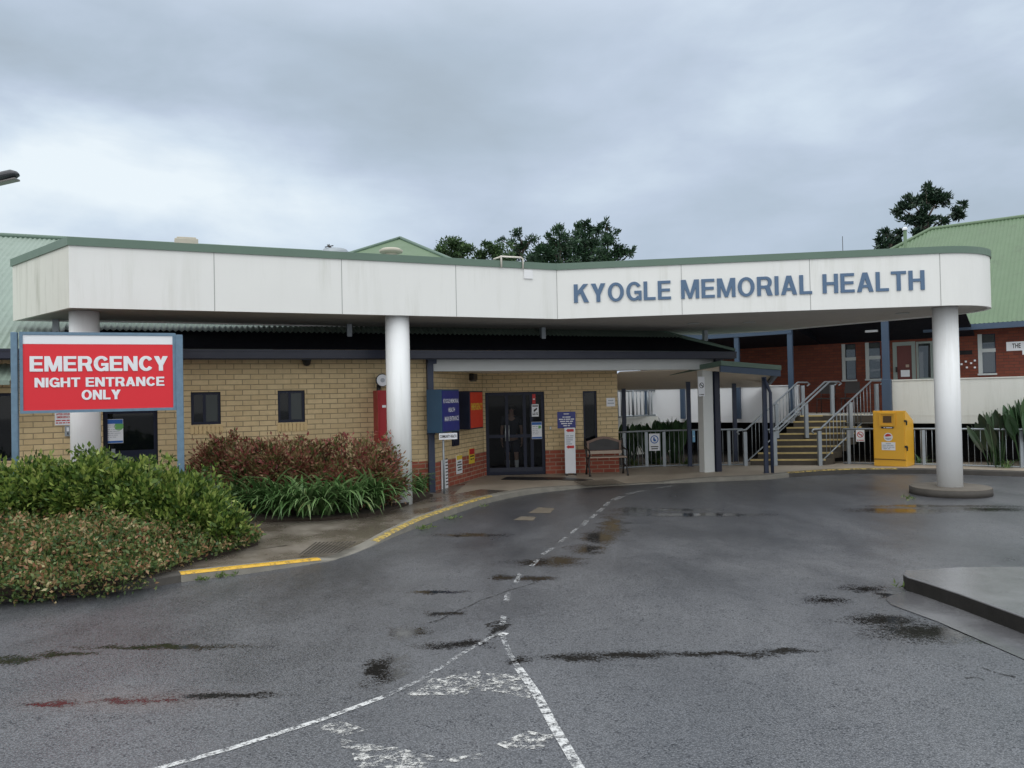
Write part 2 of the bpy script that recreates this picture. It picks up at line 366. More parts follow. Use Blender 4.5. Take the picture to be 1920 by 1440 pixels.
    def wall(s, fr, v, u0, u1, z0, z1, holes=(), rev=0.12, mi=0, uo=0.0, rmi=None):
        """wall face at v (outside towards -v) with reveals into +v; uv in metres"""
        us = sorted({u0, u1, *[x for h in holes for x in h[:2] if u0 < x < u1]}); zs = sorted({z0, z1, *[x for h in holes for x in h[2:] if z0 < x < z1]})
        rmi = mi if rmi is None else rmi
        for a, b in zip(us, us[1:]):
            for c, d in zip(zs, zs[1:]):
                um, zm = (a + b) / 2, (c + d) / 2
                if any(h[0] < um < h[1] and h[2] < zm < h[3] for h in holes): continue
                s.face([fr.p(a, v, c), fr.p(b, v, c), fr.p(b, v, d), fr.p(a, v, d)], mi, [(a + uo, c), (b + uo, c), (b + uo, d), (a + uo, d)])
        for h in holes:
            a, b, c, d = max(h[0], u0), min(h[1], u1), max(h[2], z0), min(h[3], z1)
            if a >= b or c >= d: continue
            w = v + rev
            if h[0] >= u0: s.face([fr.p(a, v, c), fr.p(a, v, d), fr.p(a, w, d), fr.p(a, w, c)], rmi, [(0, c), (0, d), (rev, d), (rev, c)])
            if h[1] <= u1: s.face([fr.p(b, v, d), fr.p(b, v, c), fr.p(b, w, c), fr.p(b, w, d)], rmi, [(0, d), (0, c), (rev, c), (rev, d)])
            if h[3] <= z1: s.face([fr.p(a, v, d), fr.p(b, v, d), fr.p(b, w, d), fr.p(a, w, d)], rmi, [(a, 0), (b, 0), (b, rev), (a, rev)])
            if h[2] >= z0: s.face([fr.p(b, v, c), fr.p(a, v, c), fr.p(a, w, c), fr.p(b, w, c)], rmi, [(b, 0), (a, 0), (a, rev), (b, rev)])
    def build(s, name, mats, parent=None, bevel=0.0):
        if not isinstance(mats, (list, tuple)): mats = [mats]
        off = WORLD_LOC.get(parent.name, Vector((0, 0, 0))) if parent else Vector((0, 0, 0))
        me = bpy.data.meshes.new(name)
        vv = [(p[0] - off.x, p[1] - off.y, p[2] - off.z) for p in s.v]
        me.from_pydata(vv, [], s.f)
        for mm in mats: me.materials.append(mm)
        me.polygons.foreach_set('material_index', s.m)
        me.polygons.foreach_set('use_smooth', s.sm)
        if any(u is not None for u in s.uv):
            l = me.uv_layers.new(name='UVMap'); flat = []
            for f, u in zip(s.f, s.uv):
                flat += [c for q in (u if u is not None else [(0, 0)] * len(f)) for c in q]
            l.data.foreach_set('uv', flat)
        me.update()
        o = bpy.data.objects.new(name, me); COL.objects.link(o)
        if parent: o.parent = parent
        WORLD_LOC[o.name] = off
        if bevel:
            bm = bmesh.new(); bm.from_mesh(me); bmesh.ops.remove_doubles(bm, verts=bm.verts, dist=1e-5)
            es = [e for e in bm.edges if len(e.link_faces) == 2 and e.calc_face_angle(0) > 0.6]
            bmesh.ops.bevel(bm, geom=es, offset=bevel, segments=2, affect='EDGES', profile=0.6)
            bm.to_mesh(me); bm.free()
        return o
WORLD_LOC = {}
class Fr:
    def __init__(s, ox, oy, deg):
        a = math.radians(deg); s.o = Vector((ox, oy, 0)); s.d = Vector((math.cos(a), math.sin(a), 0)); s.n = Vector((-math.sin(a), math.cos(a), 0))
    def p(s, u, v, z): return s.o + s.d * u + s.n * v + Vector((0, 0, z))
    def uz(s, px, py, v=0.0):
        d = ray(px, py); o = s.o + s.n * v
        t = (o.x * s.n.x + o.y * s.n.y) / (d.x * s.n.x + d.y * s.n.y)
        q = Vector((d.x * t, d.y * t, H + d.z * t))
        return (q - o).dot(s.d), q.z
    def uv(s, q):
        q = Vector(q) - s.o
        return q.dot(s.d), q.dot(s.n)
    def rect(s, x0, y0, x1, y1, v=0.0):
        ym, xm = (y0 + y1) / 2, (x0 + x1) / 2
        return s.uz(x0, ym, v)[0], s.uz(x1, ym, v)[0], s.uz(xm, y1, v)[1], s.uz(xm, y0, v)[1]
W0 = Fr(0, 0, 0)
def thing(name, label, cat, loc=(0, 0, 0), group=None):
    o = bpy.data.objects.new(name, None); COL.objects.link(o); o.empty_display_size = 0.2
    o.location = loc; o['label'] = label; o['category'] = cat
    if group: o['group'] = group
    WORLD_LOC[o.name] = Vector(loc)
    return o
def tag(o, label, cat, group=None):
    o['label'] = label; o['category'] = cat
    if group: o['group'] = group
    return o
def struct(o, kind='structure'):
    o['kind'] = kind; return o
def copy_tree(o, loc, label, parent=None):
    c = o.copy(); COL.objects.link(c)
    if parent is None:
        c.location = loc
        c['label'] = label
    else: c.parent = parent
    for ch in o.children: copy_tree(ch, None, None, c)
    return c

# ------------------------------------------------------------------ lettering
def RC(a, b, c, d): return [(a, b), (c, b), (c, d), (a, d)]
def ARC(cx, cy, ro, so, ri, si, a0, a1, n=18):
    out = []
    for k in range(n):
        p, q = math.radians(a0 + (a1 - a0) * k / n), math.radians(a0 + (a1 - a0) * (k + 1) / n)
        out.append([(cx + ri * math.cos(p), cy + si * math.sin(p)), (cx + ro * math.cos(p), cy + so * math.sin(p)), (cx + ro * math.cos(q), cy + so * math.sin(q)), (cx + ri * math.cos(q), cy + si * math.sin(q))])
    return out
GL = {
 'A': (0.82, [[(0, 0), (.22, 0), (.50, 1), (.29, 1)], [(.60, 0), (.82, 0), (.53, 1), (.32, 1)], RC(.16, .22, .66, .36)]),
 'C': (0.80, ARC(.42, .5, .42, .515, .21, .355, 36, 324)),
 'E': (0.70, [RC(0, 0, .20, 1), RC(.19, 0, .70, .15), RC(.19, .43, .65, .58), RC(.19, .85, .69, 1)]),
 'G': (0.82, ARC(.43, .5, .43, .515, .225, .365, 34, 318) + [RC(.44, .37, .83, .52), RC(.67, 0, .83, .5)]),
 'H': (0.78, [RC(0, 0, .20, 1), RC(.58, 0, .78, 1), RC(.19, .43, .59, .58)]),
 'I': (0.20, [RC(0, 0, .20, 1)]),
 'K': (0.82, [RC(0, 0, .22, 1), [(.18, .32), (.79, 1), (.53, 1), (.18, .60)], [(.34, .53), (.55, 0), (.83, 0), (.50, .68)]]),
 'L': (0.64, [RC(0, 0, .20, 1), RC(.19, 0, .64, .15)]),
 'M': (0.96, [RC(0, 0, .19, 1), RC(.77, 0, .96, 1), [(.02, 1), (.26, 1), (.56, 0), (.40, 0)], [(.94, 1), (.70, 1), (.40, 0), (.56, 0)]]),
 'N': (0.80, [RC(0, 0, .21, 1), RC(.59, 0, .80, 1), [(.01, 1), (.23, 1), (.79, 0), (.57, 0)]]),
 'O': (0.88, ARC(.44, .5, .44, .515, .235, .365, 0, 360, 28)),
 'R': (0.79, [RC(0, 0, .20, 1), RC(.19, .85, .5, 1), RC(.19, .38, .5, .53)] + ARC(.48, .69, .29, .31, .09, .16, -90, 90, 12) + [[(.40, .42), (.54, 0), (.80, 0), (.66, .44)]]),
 'T': (0.74, [RC(.27, 0, .47, .86), RC(0, .85, .74, 1)]),
 'Y': (0.80, [RC(.29, 0, .51, .42), [(0, 1), (.29, .38), (.51, .38), (.26, 1)], [(.80, 1), (.54, 1), (.29, .38), (.51, .38)]]),
}
def letters(mb, txt, org, du, dz, dn, width, height, depth=0.02, gap=0.10, space=0.30, mi=0, heavy=0.0):
    """raised block letters: org = lower left on the surface, du/dz/dn = unit vectors along, up, outwards"""
    org, du, dz, dn = Vector(org), Vector(du), Vector(dz), Vector(dn)
    tot = sum((space if c == ' ' else GL[c][0] + gap) for c in txt) - gap
    sx = width / tot; x = 0.0
    for c in txt:
        if c == ' ': x += space; continue
        w, polys = GL[c]
        if heavy: polys = [[(p[0] + ox, p[1] * (1 - 2 * heavy) + heavy + oz) for p in pl] for ox, oz in ((-heavy, -heavy), (heavy, heavy), (heavy, -heavy), (-heavy, heavy)) for pl in polys]
        for i, pl in enumerate(polys):
            dd = depth + 0.00025 * (i % 23)
            a = [org + du * ((x + p[0]) * sx) + dz * (p[1] * height) + dn * 0.001 for p in pl]
            b = [q + dn * dd for q in a]
            mb.face(b, mi)
            for k in range(len(pl)):
                l = (k + 1) % len(pl)
                mb.face([a[k], a[l], b[l], b[k]], mi)
        x += w + gap
LEGIBLE = {'KYOGLE MEMORIAL', 'HEALTH', 'MAIN ENTRANCE', 'EMERGENCY', 'COMMUNITY HEALTH', 'AFTER HOURS', 'THE'}
def smalltext(mb, txt, org, du, dz, dn, width, height, bold=0.0, mi=0, lift=0.004):
    """flat printed text fitted to a width x height box, lower left at org"""
    if txt not in LEGIBLE:                      # print too small to read: short strokes of ink, word by word
        org, du, dz, dn = Vector(org), Vector(du), Vector(dz), Vector(dn); tot = len(txt); x = 0
        for wd in txt.split(' '):
            a, b = width * x / tot, width * (x + len(wd)) / tot; x += len(wd) + 1
            mb.face([org + du * p + dz * q + dn * lift for p, q in ((a, height * .1), (b, height * .1), (b, height * .9), (a, height * .9))], mi)
        return
    cu = bpy.data.curves.new('text', 'FONT'); cu.body = txt; cu.size = 1.0; cu.offset = bold; cu.resolution_u = 2
    o = bpy.data.objects.new('text', cu); COL.objects.link(o)
    me = bpy.data.meshes.new_from_object(o)
    vs = [v.co.copy() for v in me.vertices]; fs = [list(p.vertices) for p in me.polygons]
    bpy.data.objects.remove(o); bpy.data.curves.remove(cu); bpy.data.meshes.remove(me)
    if not vs: return
    x0, x1 = min(v.x for v in vs), max(v.x for v in vs); y0, y1 = min(v.y for v in vs), max(v.y for v in vs)
    sx, sy = width / max(x1 - x0, 1e-6), height / max(y1 - y0, 1e-6)
    org, du, dz, dn = Vector(org), Vector(du), Vector(dz), Vector(dn)
    b = len(mb.v)
    mb.v += [tuple(org + du * ((v.x - x0) * sx) + dz * ((v.y - y0) * sy) + dn * lift) for v in vs]
    for f in fs:
        mb.f.append([b + i for i in f]); mb.m.append(mi); mb.uv.append(None); mb.sm.append(False)
UPZ = Vector((0, 0, 1))
def plate(mb, fr, u0, u1, z0, z1, v0, th=0.012, mi=0):
    mb.box(fr, u0, u1, v0 - th, v0, z0, z1, mi)
def textlines(mb, fr, lines, v, mi=0, bold=0.0, lift=0.004):
    """lines: (text, u0, u1, z0, z1) printed on the plane v facing -v"""
    for (s, u0, u1, z0, z1) in lines:
        smalltext(mb, s, fr.p(u0, v, z0), fr.d, UPZ, -fr.n, u1 - u0, z1 - z0, bold, mi, lift)

# ------------------------------------------------------------------ foliage
rng = np.random.default_rng(7); random.seed(7)
class Leaves:
    def __init__(s): s.P = []; s.A = []; s.L = []; s.W = []
    def add(s, P, A, L, W):
        s.P.append(np.asarray(P, float)); s.A.append(np.asarray(A, float)); s.L.append(np.broadcast_to(L, (len(P),)).astype(float)); s.W.append(np.broadcast_to(W, (len(P),)).astype(float))
    def blob(s, c, r, n, L, W, out=0.6, shell=0.45, jit=0.35):
        """leaves through an ellipsoid, denser towards its outside, pointing outwards"""
        d = rng.normal(size=(n, 3)); d /= np.linalg.norm(d, axis=1, keepdims=True)
        rad = shell + (1 - shell) * rng.random(n) ** 0.6
        rad *= 1 + 0.16 * np.sin(d[:, 0] * 7 + c[0] * 3) * np.sin(d[:, 2] * 6 + c[1]) + 0.10 * rng.normal(size=n)
        P = np.asarray(c) + d * rad[:, None] * np.asarray(r)
        a = d * out + rng.normal(size=(n, 3)) * jit + np.array([0, 0, 0.25]); a /= np.linalg.norm(a, axis=1, keepdims=True)
        s.add(P, a, L * (0.6 + 0.8 * rng.random(n)), W * (0.7 + 0.6 * rng.random(n)))
    def build(s, name, mt, parent=None, zmin=None):
        P = np.concatenate(s.P); A = np.concatenate(s.A); L = np.concatenate(s.L); W = np.concatenate(s.W)
        if zmin is not None: P[:, 2] = np.maximum(P[:, 2], zmin + 0.02 * rng.random(len(P)))
        n = len(P)
        rr = rng.normal(size=(n, 3)); S = np.cross(A, rr); S /= np.linalg.norm(S, axis=1, keepdims=True) + 1e-9
        Nn = np.cross(S, A)
        off = np.array(WORLD_LOC.get(parent.name, Vector((0, 0, 0)))) if parent else np.zeros(3)
        P = P - off
        mid = P + A * (L * 0.45)[:, None] + Nn * (L * 0.06)[:, None]
        V = np.stack([P, mid + S * (W * 0.5)[:, None], P + A * L[:, None] - Nn * (L * 0.08)[:, None], mid - S * (W * 0.5)[:, None]], 1).reshape(-1, 3)
        me = bpy.data.meshes.new(name)
        me.vertices.add(4 * n); me.vertices.foreach_set('co', V.ravel().astype(np.float32))
        me.loops.add(4 * n); me.loops.foreach_set('vertex_index', np.arange(4 * n, dtype=np.int32))
        me.polygons.add(n); me.polygons.foreach_set('loop_start', np.arange(0, 4 * n, 4, dtype=np.int32))
        me.update(calc_edges=True); me.validate()
        me.materials.append(mt)
        o = bpy.data.objects.new(name, me); COL.objects.link(o)
        if parent: o.parent = parent
        return o
def blade(mb, base, heading, length, width, rise, droop, seg=6, mi=0, fold=0.25):
    """one strap leaf: rises, arches over and droops"""
    h = Vector((math.cos(heading), math.sin(heading), 0)); sd = Vector((-h.y, h.x, 0))
    b = len(mb.v); p = Vector(base); ang = rise
    for i in range(seg + 1):
        f = i / seg
        w = width * (0.75 + 0.5 * math.sin(math.pi * min(1, f * 0.8 + 0.1))) * (1 - f ** 3) * 0.5 + 0.001
        nrm = Vector((-h.x * math.sin(ang), -h.y * math.sin(ang), math.cos(ang)))
        mb.v += [tuple(p - sd * w + nrm * w * fold), tuple(p), tuple(p + sd * w + nrm * w * fold)]
        st = length / seg
        p = p + (h * math.cos(ang) + UPZ * math.sin(ang)) * st
        ang -= droop / seg * (0.5 + f)
    for i in range(seg):
        for k in (0, 1):
            q = b + i * 3 + k
            mb.f.append([q, q + 1, q + 4, q + 3]); mb.m.append(mi); mb.uv.append(None); mb.sm.append(True)

# ================================================================== GROUND, ROAD, KERBS
def asphalt_material():
    mt, t, b, out = newmat('wet_asphalt')
    p = pos(t)
    fine = noise(t, p, 110, 3, 0.75); med = noise(t, p, 26, 4, 0.65); big = noise(t, p, 0.55, 4, 0.55)
    grit = noise(t, mapping(t, p, loc=(5, 3, 0)), 60, 2, 0.5)
    vor = N(t, 'ShaderNodeTexVoronoi'); t.links.new(p, vor.inputs['Vector']); vor.inputs['Scale'].default_value = 88; vor.inputs['Randomness'].default_value = 1.0
    stone = ramp(t, vor.outputs['Distance'], [(0.25, 1.0), (0.62, 0.0)])
    sep_ = N(t, 'ShaderNodeSeparateColor'); t.links.new(vor.outputs['Color'], sep_.inputs[0])
    lum = sep_.outputs[0]
    # standing water: (px, py, half-width, half-height) of each puddle as seen on the ground
    pud = [(1150, 985, 22, 17), (1128, 1008, 30, 12), (1100, 1030, 30, 8), (1052, 1052, 40, 9), (1000, 1055, 34, 6), (1006, 1084, 42, 5.5), (945, 1083, 22, 4),
           (758, 1187, 34, 11), (830, 1150, 30, 4), (722, 1255, 24, 27), (850, 1209, 70, 7), (938, 1180, 14, 16), (960, 1236, 26, 9), (1090, 1232, 70, 9), (1190, 1226, 66, 8), (1330, 1226, 120, 6), (1470, 1222, 70, 5),
           (1545, 1126, 40, 6.5), (1620, 1104, 36, 6), (1660, 1117, 20, 4), (1655, 1165, 70, 10), (1740, 1187, 96, 15), (1195, 957, 34, 6), (1280, 965, 130, 3.5), (1250, 956, 80, 3), (1690, 957, 90, 4.5), (1840, 955, 80, 3.5), (1760, 949, 120, 2),
           (22, 1237, 46, 7), (120, 1228, 70, 4), (245, 1312, 60, 5), (90, 1320, 50, 4), (420, 1302, 110, 6), (880, 1003, 60, 3), (820, 1110, 60, 3), (1890, 1205, 60, 6), (300, 1212, 150, 4)]
    wob = N(t, 'ShaderNodeTexNoise'); t.links.new(p, wob.inputs['Vector']); wob.inputs['Scale'].default_value = 3.2; wob.inputs['Detail'].default_value = 5; wob.inputs['Roughness'].default_value = 0.6
    sc = N(t, 'ShaderNodeVectorMath', operation='MULTIPLY_ADD'); t.links.new(wob.outputs['Color'], sc.inputs[0]); sc.inputs[1].default_value = (0.7, 0.4, 0); sc.inputs[2].default_value = (-0.35, -0.2, 0)
    ad = N(t, 'ShaderNodeVectorMath', operation='ADD'); t.links.new(p, ad.inputs[0]); t.links.new(sc.outputs[0], ad.inputs[1])
    acc = None
    for (px, py, hw, hh) in pud:
        c = gz(px, py); rx = (gz(px + hw, py) - gz(px - hw, py)).length / 2; ry = (gz(px, py - hh) - gz(px, py + hh)).length / 2
        d = gz(px + hw, py) - gz(px - hw, py); ang = math.atan2(d.y, d.x)
        v = mapping(t, ad.outputs[0], loc=(c.x, c.y, 0), rot=(0, 0, ang), scale=(rx * 1.25, ry * 1.25, 1), typ='TEXTURE')
        ln = N(t, 'ShaderNodeVectorMath', operation='LENGTH'); t.links.new(v, ln.inputs[0])
        acc = ln.outputs['Value'] if acc is None else mth(t, 'MINIMUM', acc, ln.outputs['Value'])
    wet = mth(t, 'SUBTRACT', 1.25, acc)
    wet = mth(t, 'ADD', wet, mth(t, 'MULTIPLY', mth(t, 'SUBTRACT', lum, 0.5), 0.75))
    wet = mth(t, 'ADD', wet, mth(t, 'MULTIPLY', mth(t, 'SUBTRACT', med, 0.5), 1.3))
    wet = ramp(t, wet, [(0.36, 0.0), (0.80, 1.0)])
    base = mixc(t, mth(t, 'MULTIPLY', stone, mth(t, 'MULTIPLY_ADD', lum, .9, .1)), (0.023, 0.025, 0.031), (0.100, 0.107, 0.126))
    base = mixc(t, ramp(t, grit, [(0.66, 0.0), (0.74, 1.0)]), base, (0.008, 0.008, 0.009))
    base = mixc(t, ramp(t, noise(t, mapping(t, p, loc=(1, 9, 0)), 75, 2, 0.5), [(0.70, 0.0), (0.78, 0.8)]), base, (0.28, 0.28, 0.28))
    base = mixc(t, big, mixc(t, 1.0, base, (0.62, 0.62, 0.63), 'MULTIPLY'), mixc(t, 1.0, base, (1.35, 1.35, 1.35), 'MULTIPLY'))
    # red sign's reflection tinted into the road colour at the left
    c = gz(235, 1312)
    v = mapping(t, ad.outputs[0], loc=(c.x, c.y, 0), scale=(1.0, 0.28, 1), typ='TEXTURE')
    ln = N(t, 'ShaderNodeVectorMath', operation='LENGTH'); t.links.new(v, ln.inputs[0])
    sign_tint = mth(t, 'MULTIPLY', mth(t, 'SUBTRACT', 1.1, ln.outputs['Value'], clamp=True), mth(t, 'MULTIPLY', med, 1.1))
    base = mixc(t, mth(t, 'MULTIPLY', sign_tint, .55), base, (0.10, 0.055, 0.038))
    base = mixc(t, wet, base, (0.016, 0.015, 0.014))
    t.links.new(base, b.inputs['Base Color'])
    rr = ramp(t, noise(t, mapping(t, p, loc=(2, 2, 0), scale=(1, .55, 1)), 0.8, 6, 0.62), [(0.3, 0.27), (0.7, 0.50)])
    rough = N(t, 'ShaderNodeMix', data_type='FLOAT'); t.links.new(wet, rough.inputs[0]); t.links.new(rr, rough.inputs[2]); rough.inputs[3].default_value = 0.05
    t.links.new(rough.outputs[0], b.inputs['Roughness'])
    patchy = noise(t, mapping(t, p, loc=(7, 1, 0)), 5.0, 5, 0.65)
    sm = mth(t, 'MULTIPLY', ramp(t, mth(t, 'ADD', mth(t, 'MULTIPLY', lum, .55), mth(t, 'MULTIPLY', patchy, .45)), [(0.20, 0.15), (0.36, 1.0)]), mth(t, 'MULTIPLY_ADD', stone, .35, .65))
    spx = N(t, 'ShaderNodeMix', data_type='FLOAT'); t.links.new(wet, spx.inputs[0]); t.links.new(mth(t, 'MULTIPLY', sm, 1.0), spx.inputs[2]); spx.inputs[3].default_value = 0.35
    t.links.new(spx.outputs[0], b.inputs['Specular IOR Level']); iorx = N(t, 'ShaderNodeMix', data_type='FLOAT'); t.links.new(wet, iorx.inputs[0]); iorx.inputs[2].default_value = 2.1; iorx.inputs[3].default_value = 1.5; t.links.new(iorx.outputs[0], b.inputs['IOR'])
    hgt = mth(t, 'ADD', mth(t, 'MULTIPLY', fine, 0.6), mth(t, 'MULTIPLY', med, 0.4))
    hgt = mth(t, 'ADD', mth(t, 'MULTIPLY', stone, .55), mth(t, 'MULTIPLY', hgt, .5))
    bn = N(t, 'ShaderNodeBump'); bn.inputs['Distance'].default_value = 0.010
    t.links.new(mth(t, 'MULTIPLY_ADD', wet, -0.22, 0.24), bn.inputs['Strength']); t.links.new(hgt, bn.inputs['Height'])
    t.links.new(bn.outputs[0], b.inputs['Normal'])
    return mt
M['asphalt'] = asphalt_material()
mb = MB(); mb.face([(-300, -120, 0), (300, -120, 0), (300, 400, 0), (-300, 400, 0)])
struct(mb.build('asphalt_ground', M['asphalt']))

def wet_concrete(name, dry, dark, gl=1.0):
    mt, t, b, out = newmat(name)
    p = pos(t)
    n = noise(t, p, 1.1, 6, 0.6); f = noise(t, p, 45, 4, 0.7)
    w = ramp(t, n, [(0.40, 0.0), (0.62, 1.0)])
    c = mixc(t, w, dark, dry); c = mixc(t, 0.5, c, mixc(t, f, (0.4, 0.4, 0.4), (1.3, 1.3, 1.3)), 'MULTIPLY')
    t.links.new(c, b.inputs['Base Color'])
    r = N(t, 'ShaderNodeMix', data_type='FLOAT'); t.links.new(w, r.inputs[0]); r.inputs[2].default_value = 0.18 if gl <= 1 else .55; r.inputs[3].default_value = 0.45 * gl; b.inputs['IOR'].default_value = 1.6
    t.links.new(r.outputs[0], b.inputs['Roughness'])
    bump(t, b, f, 0.25, 0.006)
    return mt
M['pave'] = wet_concrete('wet_brown_pavement', (0.215, 0.19, 0.16), (0.12, 0.10, 0.08))
M['pave_dry'] = wet_concrete('sheltered_pavement', (0.42, 0.365, 0.295), (0.34, 0.29, 0.23), 1.5)
M['island'] = wet_concrete('wet_grey_island_concrete', (0.19, 0.192, 0.20), (0.14, 0.142, 0.15), .5)
M['apron_c'] = wet_concrete('wet_gutter_concrete', (0.17, 0.172, 0.18), (0.10, 0.10, 0.106), .6)
M['island_face'] = mat('black_grimy_kerb_face', (0.016, 0.015, 0.014), 0.75, var=0.5, vscale=6, bmp=.3, spec=.25)

# kerb line at road level and height of the kerb there
KP = [(-520, 1205, .1), (-250, 1165, .1), (0, 1130, .1), (240, 1108, .1), (340, 1092, .1), (480, 1074, .085), (590, 1057, .05), (640, 1047, .015), (700, 1024, .03), (745, 1005, .08), (800, 983, .12), (870, 958, .12), (925, 941, .12), (1000, 926, .11), (1080, 917, .07), (1120, 913, .02), (1220, 907.5, .02), (1270, 906, .07), (1340, 903, .1), (1440, 899, .1), (1480, 895, .11), (1560, 890, .12), (1640, 888, .12), (1760, 889, .12), (1920, 894, .12), (2400, 905, .12)]
KW = [Vector((*gz(a, b).xy, h)) for a, b, h in KP]
KS = []
for i in range(len(KW) - 1):
    p0, p1, p2, p3 = KW[max(i - 1, 0)], KW[i], KW[i + 1], KW[min(i + 2, len(KW) - 1)]
    for k in range(5):
        f = k / 5
        q = 0.5 * ((2 * p1) + (p2 - p0) * f + (2 * p0 - 5 * p1 + 4 * p2 - p3) * f * f + (3 * p1 - p0 - 3 * p2 + p3) * f ** 3)
        q.z = p1.z + (p2.z - p1.z) * f
        KS.append((q, KP[i][0] + (KP[i + 1][0] - KP[i][0]) * f))
KS.append((KW[-1], KP[-1][0]))
def knorm(i):
    d = KS[min(i + 1, len(KS) - 1)][0] - KS[max(i - 1, 0)][0]
    return Vector((-d.y, d.x, 0)).normalized()
KN = [knorm(i) for i in range(len(KS))]
def kpt(i, off, z): q = KS[i][0] + KN[i] * off; return (q.x, q.y, z)
mb = MB()
for i in range(len(KS) - 1):
    a, b = i, i + 1; ha, hb = KS[a][0].z, KS[b][0].z
    mi = 1 if KS[i][1] > 1474 or KS[i][1] < 335 else 0
    mb.face([kpt(a, 0, -.02), kpt(b, 0, -.02), kpt(b, .015, hb - .02), kpt(a, .015, ha - .02)], mi, None, True)
    mb.face([kpt(a, .015, ha - .02), kpt(b, .015, hb - .02), kpt(b, .05, hb), kpt(a, .05, ha)], mi, None, True)
    mb.face([kpt(a, .05, ha), kpt(b, .05, hb), kpt(b, .20, hb), kpt(a, .20, ha)], mi)
struct(mb.build('kerb', [M['kerb'], M['kerb_dark']]))
def kerb_paint(x0, x1, mt):
    mb = MB()
    for i in range(len(KS) - 1):
        if x0 <= KS[i][1] < x1:
            a, b = i, i + 1; ha, hb = KS[a][0].z, KS[b][0].z
            mb.face([kpt(a, .012, ha - .016), kpt(b, .012, hb - .016), kpt(b, .05, hb + .004), kpt(a, .05, ha + .004)])
            mb.face([kpt(a, .05, ha + .004), kpt(b, .05, hb + .004), kpt(b, .125, hb + .004), kpt(a, .125, ha + .004)])
    o = struct(mb.build('kerb_paint', mt))
kerb_paint(338, 600, M['paint_y']); kerb_paint(705, 925, M['paint_y_worn']); kerb_paint(1475, 1670, M['paint_y_worn'])
# pavement: a strip behind the kerb that takes up its dips, then the flat paving
mb = MB(); INN = 0.95
for i in range(len(KS) - 1):
    a, b = i, i + 1
    mb.face([kpt(a, .20, KS[a][0].z), kpt(b, .20, KS[b][0].z), kpt(b, INN, .1), kpt(a, INN, .1)], 0 if KS[i][1] < 960 else 1)
idx = list(range(0, len(KS)))
left = [kpt(i, INN, .1) for i in idx if KS[i][1] <= 930]; right = [kpt(i, INN, .1) for i in idx if KS[i][1] >= 930]
mb.face(left + [(-0.2, 30, .1), (-22, 30, .1), (-22, 9, .1)], 0)
mb.face([left[-1]] + right + [(24, 18, .1), (24, 19.6, .1), (10.5, 20.2, .1), (8.9, 21.1, .1), (6.5, 21.6, .1), (2.9, 21.4, .1), (2.9, 30, .1), (-0.2, 30, .1)], 1)
struct(mb.build('pavement', [M['pave'], M['pave_dry']]))
mb = MB(); mb.face([(2.9, 21.4, .03), (6.5, 21.6, .03), (8.9, 21.1, .03), (10.5, 20.2, .03), (24, 19.6, .03), (40, 19, .03), (40, 60, .03), (2.9, 60, .03)])
struct(mb.build('garden_soil', M['soil']))
# grooved tactile patches in the two ramps
def grooves(name, quad, n, mt, z):
    mb = MB(); a, b, c, d = [Vector(q) for q in quad]
    for i in range(n):
        f0, f1 = i / n, (i + 0.5) / n
        mb.face([a.lerp(b, f0), a.lerp(b, f1), d.lerp(c, f1), d.lerp(c, f0)])
    return struct(mb.build(name, mt))
M['groove'] = mat('dark_groove_grime', (0.035, 0.03, 0.024), 0.6, var=0.4, vscale=12)
def gzz(px, py, z): return gz(px, py, z)
grooves('paving_grooves', [gzz(560, 1040, .104), gzz(640, 1036, .085), gzz(672, 1015, .104), gzz(592, 1016, .104)], 11, M['groove'], .1)
grooves('paving_grooves', [gzz(1098, 912, .085), gzz(1180, 908, .085), gzz(1150, 898, .104), gzz(1075, 902, .104)], 15, M['groove'], .1)
M['patch'] = mat('brown_paving_patch', (0.13, 0.11, 0.085), 0.6, var=0.4, vscale=9)
# garden bed
bed = [gz(x, y, .1) for x, y in [(-420, 1158), (-200, 1140), (0, 1116), (220, 1096), (330, 1063), (420, 1040), (484, 1022), (482, 1004), (450, 985)]] + [Vector((-4.6, 12.6, .1)), Vector((-12, 12.6, .1))]
mb = MB(); mb.prism([(q.x, q.y) for q in bed], 0.09, 0.16); struct(mb.build('garden_bed', M['soil']))
bed2 = [gz(x, y, .1) for x, y in [(430, 970), (500, 979), (600, 977), (690, 969), (745, 954), (812, 931)]] + [Vector((-2.0, 15.9, .1)), Vector((-6.2, 14.0, .1)), Vector((-5.2, 12.9, .1))]
mb = MB(); mb.prism([(q.x, q.y) for q in bed2], 0.09, 0.15); struct(mb.build('garden_bed', M['soil']))

# ---- road markings
def strip(mb, pts, w, z=0.004):
    pts = [Vector(p) for p in pts]
    n = len(pts); L = []
    for i, p in enumerate(pts):
        d = (pts[min(i + 1, n - 1)] - pts[max(i - 1, 0)]); d.z = 0; s = Vector((-d.y, d.x, 0)).normalized() * (w / 2); L.append((p + s, p - s))
    for (a, b), (c, d) in zip(L, L[1:]):
        mb.face([(b.x, b.y, z), (d.x, d.y, z), (c.x, c.y, z), (a.x, a.y, z)])
dash = [(1395, 906, 1352, 909.5), (1264, 911, 1232, 915.5), (1206, 920, 1176, 927), (1166, 931, 1150, 938), (1143, 941, 1133, 949), (1131, 953, 1122, 960), (1117, 964, 1108, 972), (1101, 976, 1092, 986), (1082, 991, 1070, 1001), (1062, 1008, 1048, 1018), (1038, 1027, 1017, 1040), (1008, 1050, 996, 1062), (976, 1076, 966, 1094), (953, 1111, 949, 1128), (945, 1155, 941, 1172)]
mb = MB()
for a, b, c, d in dash: strip(mb, [gz(a, b), gz(c, d)], 0.14 if b < 935 else (.085 if b < 985 else .06))
M['paint_dash'] = paintmat('faded_dash_paint', (0.42, 0.43, 0.44), 0.525, 20)
struct(mb.build('road_marking', M['paint_dash']))
mb = MB()
